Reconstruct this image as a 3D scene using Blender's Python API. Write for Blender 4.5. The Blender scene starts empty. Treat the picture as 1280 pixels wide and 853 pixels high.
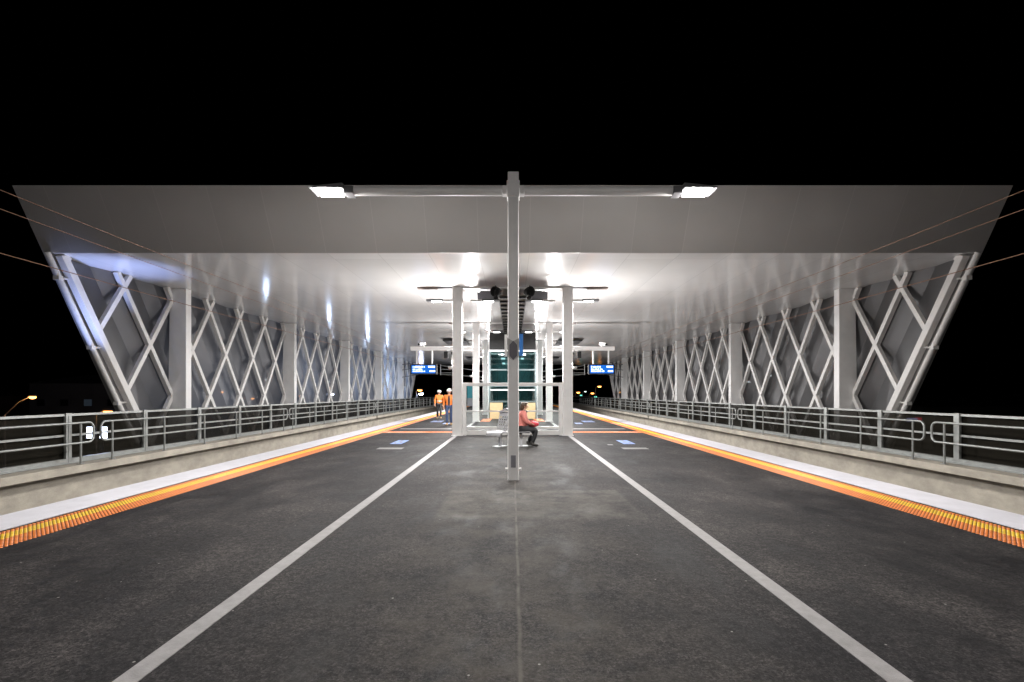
import bpy, bmesh, math, random
from mathutils import Vector, Matrix
random.seed(7)
R = math.radians
scene = bpy.context.scene
col = scene.collection
PI = math.pi

# ------------------------------------------------------------------ world
w = bpy.data.worlds.new("World"); scene.world = w; w.use_nodes = True
nt = w.node_tree; nt.nodes.clear()
bg = nt.nodes.new('ShaderNodeBackground'); out = nt.nodes.new('ShaderNodeOutputWorld')
sky = nt.nodes.new('ShaderNodeTexSky'); sky.sky_type = 'NISHITA'; sky.sun_disc = False
sky.sun_elevation = R(-7); sky.sun_rotation = R(150)
bg.inputs['Strength'].default_value = 0.05
nt.links.new(sky.outputs[0], bg.inputs[0]); nt.links.new(bg.outputs[0], out.inputs[0])
scene.view_settings.view_transform = 'Standard'
scene.view_settings.look = 'None'
scene.view_settings.exposure = 0.0
scene.view_settings.gamma = 1.0
scene.render.engine = 'CYCLES'
cy = scene.cycles
cy.use_denoising = True
cy.max_bounces = 8; cy.diffuse_bounces = 4; cy.glossy_bounces = 4
cy.transparent_max_bounces = 24; cy.transmission_bounces = 6
cy.sample_clamp_indirect = 6.0
cy.caustics_reflective = False; cy.caustics_refractive = False

# ------------------------------------------------------------------ camera
H = 1.58
cam = bpy.data.cameras.new("Camera"); co = bpy.data.objects.new("Camera", cam); col.objects.link(co)
co.location = (0, 0, H); co.rotation_euler = (R(90), 0, 0)
cam.sensor_width = 36.0; cam.lens = 604 / 1280 * 36
cam.shift_y = 65.5 / 1280; cam.shift_x = -0.0006
cam.clip_start = 0.05; cam.clip_end = 3000
scene.camera = co

# ------------------------------------------------------------------ materials
def nodes(name):
    m = bpy.data.materials.new(name); m.use_nodes = True
    t = m.node_tree; t.nodes.clear()
    o = t.nodes.new('ShaderNodeOutputMaterial')
    return m, t, o

def N(t, kind, **kw):
    n = t.nodes.new(kind)
    for k, v in kw.items():
        if k.startswith('i_'):
            key = k[2:]
            key = int(key) if key.isdigit() else key
            n.inputs[key].default_value = v
        else: setattr(n, k, v)
    return n

def rgba(c): return (c[0], c[1], c[2], 1)

def mat(name, c, rough=0.5, metal=0.0, var=0.12, scale=6.0, bump=0.0, bscale=60.0, spec=0.5, coat=0.0, stretch=(1, 1, 1), emit=None, estr=0.0):
    m, t, o = nodes(name)
    p = N(t, 'ShaderNodeBsdfPrincipled')
    p.inputs['Roughness'].default_value = rough; p.inputs['Metallic'].default_value = metal
    p.inputs['Specular IOR Level'].default_value = spec
    p.inputs['Coat Weight'].default_value = coat
    tc = N(t, 'ShaderNodeTexCoord'); mp = N(t, 'ShaderNodeMapping'); mp.inputs['Scale'].default_value = stretch
    t.links.new(tc.outputs['Object'], mp.inputs['Vector'])
    if var > 0:
        nz = N(t, 'ShaderNodeTexNoise'); nz.inputs['Scale'].default_value = scale; nz.inputs['Detail'].default_value = 6; nz.inputs['Roughness'].default_value = 0.65
        rp = N(t, 'ShaderNodeValToRGB')
        rp.color_ramp.elements[0].position = 0.3; rp.color_ramp.elements[1].position = 0.7
        rp.color_ramp.elements[0].color = rgba([x * (1 - var) for x in c]); rp.color_ramp.elements[1].color = rgba([min(1, x * (1 + var)) for x in c])
        t.links.new(mp.outputs[0], nz.inputs['Vector']); t.links.new(nz.outputs[0], rp.inputs[0]); t.links.new(rp.outputs[0], p.inputs['Base Color'])
        mr = N(t, 'ShaderNodeMapRange'); mr.inputs['To Min'].default_value = max(0, rough - 0.06); mr.inputs['To Max'].default_value = min(1, rough + 0.06)
        t.links.new(nz.outputs[0], mr.inputs[0]); t.links.new(mr.outputs[0], p.inputs['Roughness'])
    else:
        p.inputs['Base Color'].default_value = rgba(c)
    if bump > 0:
        bn = N(t, 'ShaderNodeTexNoise'); bn.inputs['Scale'].default_value = bscale; bn.inputs['Detail'].default_value = 4
        bp = N(t, 'ShaderNodeBump'); bp.inputs['Strength'].default_value = bump; bp.inputs['Distance'].default_value = 0.02
        t.links.new(mp.outputs[0], bn.inputs['Vector']); t.links.new(bn.outputs[0], bp.inputs['Height']); t.links.new(bp.outputs[0], p.inputs['Normal'])
    if emit:
        p.inputs['Emission Color'].default_value = rgba(emit); p.inputs['Emission Strength'].default_value = estr
    t.links.new(p.outputs[0], o.inputs[0])
    return m

def emis(name, c, s):
    m, t, o = nodes(name)
    e = N(t, 'ShaderNodeEmission'); e.inputs[0].default_value = rgba(c); e.inputs[1].default_value = s
    t.links.new(e.outputs[0], o.inputs[0]); return m

def glass(name, tint, refl=0.12, clear=0.85):
    m, t, o = nodes(name)
    tr = N(t, 'ShaderNodeBsdfTransparent'); tr.inputs[0].default_value = rgba([x * clear for x in tint])
    gl = N(t, 'ShaderNodeBsdfGlossy'); gl.inputs['Roughness'].default_value = 0.03
    fr = N(t, 'ShaderNodeFresnel'); fr.inputs[0].default_value = 1.5
    ad = N(t, 'ShaderNodeMath', operation='ADD'); ad.inputs[1].default_value = refl - 0.04
    mx = N(t, 'ShaderNodeMixShader')
    t.links.new(fr.outputs[0], ad.inputs[0]); t.links.new(ad.outputs[0], mx.inputs[0])
    t.links.new(tr.outputs[0], mx.inputs[1]); t.links.new(gl.outputs[0], mx.inputs[2]); t.links.new(mx.outputs[0], o.inputs[0])
    return m

def seam_mat(name, c, rough, period_x, period_y, off=0.0, width=0.008, dark=0.8, wav=0.0, spec=0.5):
    """painted sheet-metal panels with fine joints on a grid in X (and Y)"""
    m, t, o = nodes(name)
    p = N(t, 'ShaderNodeBsdfPrincipled'); p.inputs['Roughness'].default_value = rough; p.inputs['Specular IOR Level'].default_value = spec
    tc = N(t, 'ShaderNodeTexCoord'); sp = N(t, 'ShaderNodeSeparateXYZ'); t.links.new(tc.outputs['Object'], sp.inputs[0])
    masks, ids = [], []
    for ax, per in ((0, period_x), (1, period_y)):
        if not per: continue
        a = N(t, 'ShaderNodeMath', operation='ADD'); a.inputs[1].default_value = off + 100 * per
        d = N(t, 'ShaderNodeMath', operation='DIVIDE'); d.inputs[1].default_value = per
        f = N(t, 'ShaderNodeMath', operation='FRACT'); l = N(t, 'ShaderNodeMath', operation='LESS_THAN'); l.inputs[1].default_value = width / per
        fl = N(t, 'ShaderNodeMath', operation='FLOOR')
        t.links.new(sp.outputs[ax], a.inputs[0]); t.links.new(a.outputs[0], d.inputs[0]); t.links.new(d.outputs[0], f.inputs[0]); t.links.new(f.outputs[0], l.inputs[0])
        t.links.new(d.outputs[0], fl.inputs[0]); ids.append(fl); masks.append(l)
    mask = masks[0]
    if len(masks) > 1:
        mm = N(t, 'ShaderNodeMath', operation='MAXIMUM'); t.links.new(masks[0].outputs[0], mm.inputs[0]); t.links.new(masks[1].outputs[0], mm.inputs[1]); mask = mm
    cx = N(t, 'ShaderNodeCombineXYZ'); t.links.new(ids[0].outputs[0], cx.inputs[0])
    if len(ids) > 1: t.links.new(ids[1].outputs[0], cx.inputs[1])
    wn = N(t, 'ShaderNodeTexWhiteNoise', noise_dimensions='3D'); t.links.new(cx.outputs[0], wn.inputs['Vector'])
    mr = N(t, 'ShaderNodeMapRange'); mr.inputs['To Min'].default_value = 0.95; mr.inputs['To Max'].default_value = 1.03
    t.links.new(wn.outputs['Value'], mr.inputs[0])
    nz = N(t, 'ShaderNodeTexNoise'); nz.inputs['Scale'].default_value = 0.7; nz.inputs['Detail'].default_value = 8; t.links.new(tc.outputs['Object'], nz.inputs['Vector'])
    mr2 = N(t, 'ShaderNodeMapRange'); mr2.inputs['To Min'].default_value = 0.88; mr2.inputs['To Max'].default_value = 1.08; t.links.new(nz.outputs[0], mr2.inputs[0])
    mu = N(t, 'ShaderNodeMath', operation='MULTIPLY'); t.links.new(mr.outputs[0], mu.inputs[0]); t.links.new(mr2.outputs[0], mu.inputs[1])
    ms = N(t, 'ShaderNodeMapRange'); ms.inputs['To Min'].default_value = 1.0; ms.inputs['To Max'].default_value = dark; t.links.new(mask.outputs[0], ms.inputs[0])
    mu2 = N(t, 'ShaderNodeMath', operation='MULTIPLY'); t.links.new(mu.outputs[0], mu2.inputs[0]); t.links.new(ms.outputs[0], mu2.inputs[1])
    vc = N(t, 'ShaderNodeVectorMath', operation='SCALE'); vc.inputs[0].default_value = c; t.links.new(mu2.outputs[0], vc.inputs['Scale'])
    t.links.new(vc.outputs[0], p.inputs['Base Color'])
    if wav:
        mp = N(t, 'ShaderNodeMapping'); mp.inputs['Scale'].default_value = (2.2, 0.25, 1); t.links.new(tc.outputs['Object'], mp.inputs[0])
        n2 = N(t, 'ShaderNodeTexNoise'); n2.inputs['Scale'].default_value = 1.0; n2.inputs['Detail'].default_value = 3; t.links.new(mp.outputs[0], n2.inputs['Vector'])
        bp = N(t, 'ShaderNodeBump'); bp.inputs['Strength'].default_value = wav; bp.inputs['Distance'].default_value = 0.05
        t.links.new(n2.outputs[0], bp.inputs['Height']); t.links.new(bp.outputs[0], p.inputs['Normal'])
    t.links.new(p.outputs[0], o.inputs[0]); return m

def asphalt_mat():
    m, t, o = nodes('asphalt')
    p = N(t, 'ShaderNodeBsdfPrincipled'); p.inputs['Specular IOR Level'].default_value = 0.13
    tc = N(t, 'ShaderNodeTexCoord'); O = tc.outputs['Object']
    def noise(s, det=6, stretch=None, rough=0.6):
        n = N(t, 'ShaderNodeTexNoise'); n.inputs['Scale'].default_value = s; n.inputs['Detail'].default_value = det; n.inputs['Roughness'].default_value = rough
        if stretch:
            mp = N(t, 'ShaderNodeMapping'); mp.inputs['Scale'].default_value = stretch; t.links.new(O, mp.inputs[0]); t.links.new(mp.outputs[0], n.inputs['Vector'])
        else: t.links.new(O, n.inputs['Vector'])
        return n
    def ramp(n, a, b, ca, cb):
        r = N(t, 'ShaderNodeValToRGB'); e = r.color_ramp.elements
        e[0].position = a; e[1].position = b; e[0].color = rgba(ca); e[1].color = rgba(cb); t.links.new(n.outputs[0], r.inputs[0]); return r
    def mix(a, b, fac, mode='MIX'):
        x = N(t, 'ShaderNodeMix', data_type='RGBA', blend_type=mode)
        if hasattr(fac, 'outputs'): t.links.new(fac.outputs[0], x.inputs[0])
        else: x.inputs[0].default_value = fac
        t.links.new(a, x.inputs[6]); t.links.new(b, x.inputs[7]); return x.outputs[2]
    base = ramp(noise(0.55, 8, None, 0.7), 0.32, 0.68, (0.0066, 0.0066, 0.0080), (0.028, 0.0265, 0.0270))
    swirl = ramp(noise(1.5, 8, (1, 0.5, 1), 0.74), 0.38, 0.66, (0.5, 0.5, 0.53), (1.75, 1.70, 1.62))
    c = mix(base.outputs[0], swirl.outputs[0], 0.9, 'MULTIPLY')
    grain = ramp(noise(60, 8, None, 0.95), 0.42, 0.60, (0.15, 0.15, 0.16), (2.3, 2.25, 2.2))
    c = mix(c, grain.outputs[0], 0.9, 'MULTIPLY')
    agg = N(t, 'ShaderNodeTexVoronoi'); agg.inputs['Scale'].default_value = 70; t.links.new(O, agg.inputs['Vector'])
    ags = N(t, 'ShaderNodeSeparateColor'); t.links.new(agg.outputs['Color'], ags.inputs[0])
    agr = ramp(ags, 0.0, 1.0, (0.45, 0.45, 0.45), (1.7, 1.68, 1.65))
    c = mix(c, agr.outputs[0], 0.9, 'MULTIPLY')
    patch = ramp(noise(16, 5, None, 0.7), 0.38, 0.64, (0.62, 0.62, 0.63), (1.5, 1.48, 1.45))
    c = mix(c, patch.outputs[0], 0.9, 'MULTIPLY')
    # brownish dusty wear down the middle of the platform
    sp = N(t, 'ShaderNodeSeparateXYZ'); t.links.new(O, sp.inputs[0])
    ab = N(t, 'ShaderNodeMath', operation='ABSOLUTE'); t.links.new(sp.outputs[0], ab.inputs[0])
    mr = N(t, 'ShaderNodeMapRange', interpolation_type='SMOOTHSTEP'); mr.inputs['From Min'].default_value = 2.0; mr.inputs['From Max'].default_value = 0.1; mr.inputs['To Max'].default_value = 1.0
    t.links.new(ab.outputs[0], mr.inputs[0])
    dn = ramp(noise(1.7, 8, None, 0.78), 0.40, 0.66, (0, 0, 0), (1, 1, 1))
    mu = N(t, 'ShaderNodeMath', operation='MULTIPLY'); t.links.new(mr.outputs[0], mu.inputs[0]); t.links.new(dn.outputs[0], mu.inputs[1])
    mu1 = N(t, 'ShaderNodeMath', operation='MULTIPLY'); mu1.inputs[1].default_value = 0.62; t.links.new(mu.outputs[0], mu1.inputs[0])
    dust = N(t, 'ShaderNodeRGB'); dust.outputs[0].default_value = (0.070, 0.061, 0.051, 1)
    c = mix(c, dust.outputs[0], mu1)
    # a paler worn square just before the lamp post
    def band(axis, lo, hi, soft):
        o_ = []
        for a_, b_ in ((lo - soft, lo + soft), (hi + soft, hi - soft)):
            q_ = N(t, 'ShaderNodeMapRange', interpolation_type='SMOOTHSTEP'); q_.inputs['From Min'].default_value = a_; q_.inputs['From Max'].default_value = b_
            t.links.new(sp.outputs[axis], q_.inputs[0]); o_.append(q_)
        m_ = N(t, 'ShaderNodeMath', operation='MULTIPLY'); t.links.new(o_[0].outputs[0], m_.inputs[0]); t.links.new(o_[1].outputs[0], m_.inputs[1]); return m_
    bx_, by_ = band(0, -1.0, 1.7, 0.05), band(1, 6.1, 7.9, 0.12)
    bm_ = N(t, 'ShaderNodeMath', operation='MULTIPLY'); t.links.new(bx_.outputs[0], bm_.inputs[0]); t.links.new(by_.outputs[0], bm_.inputs[1])
    bn_ = ramp(noise(2.2, 6, None, 0.7), 0.35, 0.62, (0.05, 0.05, 0.05), (0.55, 0.55, 0.55))
    bk_ = N(t, 'ShaderNodeMath', operation='MULTIPLY'); t.links.new(bm_.outputs[0], bk_.inputs[0]); t.links.new(bn_.outputs[0], bk_.inputs[1])
    wc_ = N(t, 'ShaderNodeRGB'); wc_.outputs[0].default_value = (0.085, 0.078, 0.068, 1)
    c = mix(c, wc_.outputs[0], bk_)
    # construction joint: a thin pale line along the middle, wandering a little
    jn = noise(1.3, 3)
    jo = N(t, 'ShaderNodeMath', operation='MULTIPLY_ADD'); jo.inputs[1].default_value = 0.03; jo.inputs[2].default_value = -0.06; t.links.new(jn.outputs[0], jo.inputs[0])
    ja = N(t, 'ShaderNodeMath', operation='ADD'); t.links.new(sp.outputs[0], ja.inputs[0]); t.links.new(jo.outputs[0], ja.inputs[1])
    jb = N(t, 'ShaderNodeMath', operation='ABSOLUTE'); t.links.new(ja.outputs[0], jb.inputs[0])
    jm = N(t, 'ShaderNodeMapRange', interpolation_type='SMOOTHSTEP'); jm.inputs['From Min'].default_value = 0.022; jm.inputs['From Max'].default_value = 0.003; t.links.new(jb.outputs[0], jm.inputs[0])
    jk = ramp(noise(4, 5), 0.3, 0.6, (0, 0, 0), (1, 1, 1))
    jx = N(t, 'ShaderNodeMath', operation='MULTIPLY'); t.links.new(jm.outputs[0], jx.inputs[0]); t.links.new(jk.outputs[0], jx.inputs[1])
    jc = N(t, 'ShaderNodeRGB'); jc.outputs[0].default_value = (0.075, 0.068, 0.06, 1)
    c = mix(c, jc.outputs[0], jx)
    # pale specks of grit
    vo = N(t, 'ShaderNodeTexVoronoi'); vo.inputs['Scale'].default_value = 5.5; vo.inputs['Randomness'].default_value = 1.0; t.links.new(O, vo.inputs['Vector'])
    vl = N(t, 'ShaderNodeMath', operation='LESS_THAN'); vl.inputs[1].default_value = 0.045; t.links.new(vo.outputs['Distance'], vl.inputs[0])
    vs = N(t, 'ShaderNodeSeparateColor'); t.links.new(vo.outputs['Color'], vs.inputs[0])
    vg = N(t, 'ShaderNodeMath', operation='GREATER_THAN'); vg.inputs[1].default_value = 0.62; t.links.new(vs.outputs[0], vg.inputs[0])
    vm = N(t, 'ShaderNodeMath', operation='MULTIPLY'); t.links.new(vl.outputs[0], vm.inputs[0]); t.links.new(vg.outputs[0], vm.inputs[1])
    vk = N(t, 'ShaderNodeMath', operation='MULTIPLY'); vk.inputs[1].default_value = 0.7; t.links.new(vm.outputs[0], vk.inputs[0])
    sc = N(t, 'ShaderNodeRGB'); sc.outputs[0].default_value = (0.25, 0.24, 0.23, 1)
    c = mix(c, sc.outputs[0], vk)
    t.links.new(c, p.inputs['Base Color'])
    rr = N(t, 'ShaderNodeMapRange'); rr.inputs['To Min'].default_value = 0.5; rr.inputs['To Max'].default_value = 0.8; t.links.new(swirl.outputs[0], rr.inputs[0])
    t.links.new(rr.outputs[0], p.inputs['Roughness'])
    b = N(t, 'ShaderNodeBump'); b.inputs['Strength'].default_value = 0.45; b.inputs['Distance'].default_value = 0.006
    t.links.new(noise(160, 4).outputs[0], b.inputs['Height']); t.links.new(b.outputs[0], p.inputs['Normal'])
    t.links.new(p.outputs[0], o.inputs[0]); return m

def perforated_mat(name, c, through, trans):
    """perforated metal sheet: partly see-through, partly passing light"""
    m, t, o = nodes(name)
    p = N(t, 'ShaderNodeBsdfPrincipled'); p.inputs['Roughness'].default_value = 0.42; p.inputs['Metallic'].default_value = 0.4
    tc = N(t, 'ShaderNodeTexCoord')
    nz = N(t, 'ShaderNodeTexNoise'); nz.inputs['Scale'].default_value = 0.9; nz.inputs['Detail'].default_value = 6; t.links.new(tc.outputs['Object'], nz.inputs['Vector'])
    rp = N(t, 'ShaderNodeValToRGB'); rp.color_ramp.elements[0].position = 0.3; rp.color_ramp.elements[1].position = 0.7
    rp.color_ramp.elements[0].color = rgba([x * 0.82 for x in c]); rp.color_ramp.elements[1].color = rgba([x * 1.15 for x in c])
    t.links.new(nz.outputs[0], rp.inputs[0]); t.links.new(rp.outputs[0], p.inputs['Base Color'])
    tl = N(t, 'ShaderNodeBsdfTranslucent'); tl.inputs[0].default_value = (0.6, 0.62, 0.66, 1)
    tr = N(t, 'ShaderNodeBsdfTransparent')
    m1 = N(t, 'ShaderNodeMixShader'); m1.inputs[0].default_value = trans; t.links.new(p.outputs[0], m1.inputs[1]); t.links.new(tl.outputs[0], m1.inputs[2])
    m2 = N(t, 'ShaderNodeMixShader'); m2.inputs[0].default_value = through; t.links.new(m1.outputs[0], m2.inputs[1]); t.links.new(tr.outputs[0], m2.inputs[2])
    t.links.new(m2.outputs[0], o.inputs[0]); return m

M = {}
M['asphalt'] = asphalt_mat()
M['line'] = mat('line_paint', (0.18, 0.172, 0.172), 0.5, var=0.24, scale=9, bump=0.2, bscale=150)
M['faded'] = mat('faded_line_paint', (0.14, 0.135, 0.13), 0.55, var=0.3, scale=14, bump=0.2, bscale=150)
M['coping'] = mat('white_coping', (0.52, 0.51, 0.55), 0.55, var=0.10, scale=3.0, bump=0.08, bscale=120)
M['coping_side'] = mat('coping_concrete', (0.4, 0.38, 0.35), 0.8, var=0.15, scale=3)
M['stud_orange'] = mat('orange_studs', (0.66, 0.175, 0.03), 0.45, var=0.1, scale=12)
M['stud_yellow'] = mat('yellow_studs', (0.74, 0.48, 0.02), 0.45, var=0.08, scale=12)
M['concrete'] = mat('concrete', (0.38, 0.345, 0.29), 0.8, var=0.26, scale=2.4, bump=0.3, bscale=45, stretch=(1, 0.7, 1.2))
M['ballast'] = mat('track_slab', (0.16, 0.15, 0.14), 0.9, var=0.25, scale=5, bump=0.6, bscale=20)
M['ground'] = mat('dark_ground', (0.05, 0.05, 0.045), 0.9, var=0.3, scale=0.05)
M['galv'] = mat('galvanised_steel', (0.32, 0.33, 0.32), 0.42, metal=0.55, var=0.16, scale=7)
M['white_steel'] = mat('white_painted_steel', (0.83, 0.82, 0.81), 0.38, var=0.05, scale=2.5)
M['grey_post'] = mat('post_paint', (0.83, 0.82, 0.82), 0.40, var=0.06, scale=3)
M['lattice'] = mat('lattice_paint', (0.72, 0.70, 0.68), 0.42, var=0.07, scale=3)
M['fascia'] = seam_mat('fascia_panels', (0.43, 0.415, 0.405), 0.42, 1.44, 0, off=-10.55 + 14.4, width=0.016, dark=1.16)
M['ceiling'] = seam_mat('ceiling_panels', (0.80, 0.785, 0.775), 0.15, 1.44, 4.55, off=-10.55 + 14.4, width=0.013, dark=0.72, wav=0.05, spec=0.85)
M['cladding'] = perforated_mat('perforated_cladding', (0.145, 0.142, 0.145), 0.13, 0.20)
def mesh_mat(name, c, through):
    m, t, o = nodes(name)
    d = N(t, 'ShaderNodeBsdfDiffuse'); d.inputs[0].default_value = rgba(c); tr = N(t, 'ShaderNodeBsdfTransparent'); mx = N(t, 'ShaderNodeMixShader')
    tc = N(t, 'ShaderNodeTexCoord'); nz = N(t, 'ShaderNodeTexNoise'); nz.inputs['Scale'].default_value = 2.0; nz.inputs['Detail'].default_value = 5; t.links.new(tc.outputs['Object'], nz.inputs['Vector'])
    mr = N(t, 'ShaderNodeMapRange'); mr.inputs['To Min'].default_value = through - 0.06; mr.inputs['To Max'].default_value = through + 0.06; t.links.new(nz.outputs[0], mr.inputs[0]); t.links.new(mr.outputs[0], mx.inputs[0])
    t.links.new(d.outputs[0], mx.inputs[1]); t.links.new(tr.outputs[0], mx.inputs[2]); t.links.new(mx.outputs[0], o.inputs[0]); return m
M['mesh'] = mesh_mat('dark_mesh', (0.022, 0.020, 0.016), 0.36)
M['black'] = mat('black_metal', (0.010, 0.010, 0.010), 0.6, spec=0.25, var=0.2)
M['darkgrey'] = mat('dark_grey_metal', (0.10, 0.10, 0.105), 0.45, var=0.12)
M['midgrey'] = mat('mid_grey_metal', (0.26, 0.26, 0.29), 0.45, var=0.08)
M['brown'] = mat('brown_grey_metal', (0.24, 0.19, 0.17), 0.6, var=0.1)
M['tray'] = mat('tray_pan', (0.16, 0.145, 0.125), 0.5, metal=0.3, var=0.2, scale=3)
M['plaque'] = mat('plaque_grey', (0.13, 0.12, 0.14), 0.4, var=0.1)
M['plaque_wing'] = mat('plaque_wing_grey', (0.42, 0.41, 0.39), 0.4, var=0.06)
M['blue_sign'] = mat('blue_sign_face', (0.03, 0.17, 0.50), 0.35, var=0.05)
M['blue_mark'] = mat('blue_marking', (0.17, 0.27, 0.56), 0.5, var=0.12, scale=14)
M['glass'] = glass('clear_glass', (0.95, 0.98, 0.97), 0.025, 0.97)
M['lift_glass'] = glass('green_glass', (0.66, 0.86, 0.86), 0.12, 0.86)
M['lift_wall'] = mat('lift_inner_wall', (0.07, 0.13, 0.14), 0.3, var=0.2, scale=2)
M['lift_frame'] = mat('lift_steel', (0.085, 0.11, 0.115), 0.4, metal=0.4, var=0.1)
M['ply'] = mat('plywood', (0.42, 0.30, 0.16), 0.6, var=0.14, scale=3, stretch=(1, 1, 6))
M['teal'] = mat('teal_panel', (0.02, 0.22, 0.27), 0.5, var=0.1)
M['wire'] = mat('copper_wire', (0.30, 0.175, 0.12), 0.35, metal=0.7, var=0.1)
M['bench'] = mat('bench_steel', (0.55, 0.55, 0.57), 0.38, metal=0.4, var=0.1)
M['lens'] = emis('lamp_lens', (1.0, 0.98, 0.95), 70)
M['lens_small'] = emis('canopy_lamp_lens', (1.0, 0.98, 0.96), 16)
M['sodium'] = emis('sodium_lamp', (1.0, 0.36, 0.08), 9)
M['cold'] = emis('cold_lamp', (0.62, 0.72, 1.0), 90)
M['whitefar'] = emis('white_lamp', (0.85, 0.95, 1.0), 3)
M['teallamp'] = emis('green_lamp', (0.2, 1.0, 0.75), 3)
M['redlamp'] = emis('red_lamp', (1.0, 0.04, 0.05), 3)
M['screen'] = emis('screen_blue', (0.012, 0.14, 0.62), 1.3)
M['screen_text'] = emis('screen_white', (0.75, 0.90, 1.0), 2.6)
M['skin'] = mat('skin', (0.55, 0.31, 0.22), 0.5, var=0.06, scale=30)
M['hair'] = mat('brown_hair', (0.06, 0.032, 0.018), 0.45, var=0.4, scale=40, bump=0.5, bscale=90)
M['hivis'] = mat('orange_hivis', (0.66, 0.17, 0.025), 0.7, var=0.1, scale=9, bump=0.3, bscale=14)
M['reflective'] = mat('reflective_tape', (0.7, 0.7, 0.66), 0.3, metal=0.4, var=0.05)
M['jeans'] = mat('blue_jeans', (0.035, 0.055, 0.12), 0.8, var=0.25, scale=12, bump=0.3, bscale=16)
M['trousers'] = mat('dark_trousers', (0.018, 0.018, 0.02), 0.7, var=0.25, scale=12, bump=0.3, bscale=16)
M['boots'] = mat('tan_boots', (0.40, 0.26, 0.13), 0.6, var=0.15)
M['shoes'] = mat('dark_shoes', (0.03, 0.028, 0.025), 0.5, var=0.1)
M['helmet'] = mat('white_helmet', (0.82, 0.82, 0.80), 0.3, var=0.03)
M['pink'] = mat('pink_jacket', (0.62, 0.20, 0.17), 0.75, var=0.14, scale=10, bump=0.4, bscale=14)
M['bag'] = mat('red_bag', (0.55, 0.03, 0.05), 0.35, var=0.15, bump=0.4, bscale=20)
M['paper'] = mat('white_paper', (0.75, 0.75, 0.82), 0.7, var=0.08)
M['tshirt'] = mat('dark_shirt', (0.02, 0.02, 0.025), 0.8, var=0.1)
M['building'] = mat('far_building', (0.12, 0.115, 0.11), 0.9, var=0.2, scale=0.5)
M['roofing'] = mat('far_roof', (0.06, 0.055, 0.055), 0.9, var=0.2, scale=0.5)
M['dimwin'] = emis('dim_window', (0.45, 0.6, 0.8), 0.03)

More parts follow.
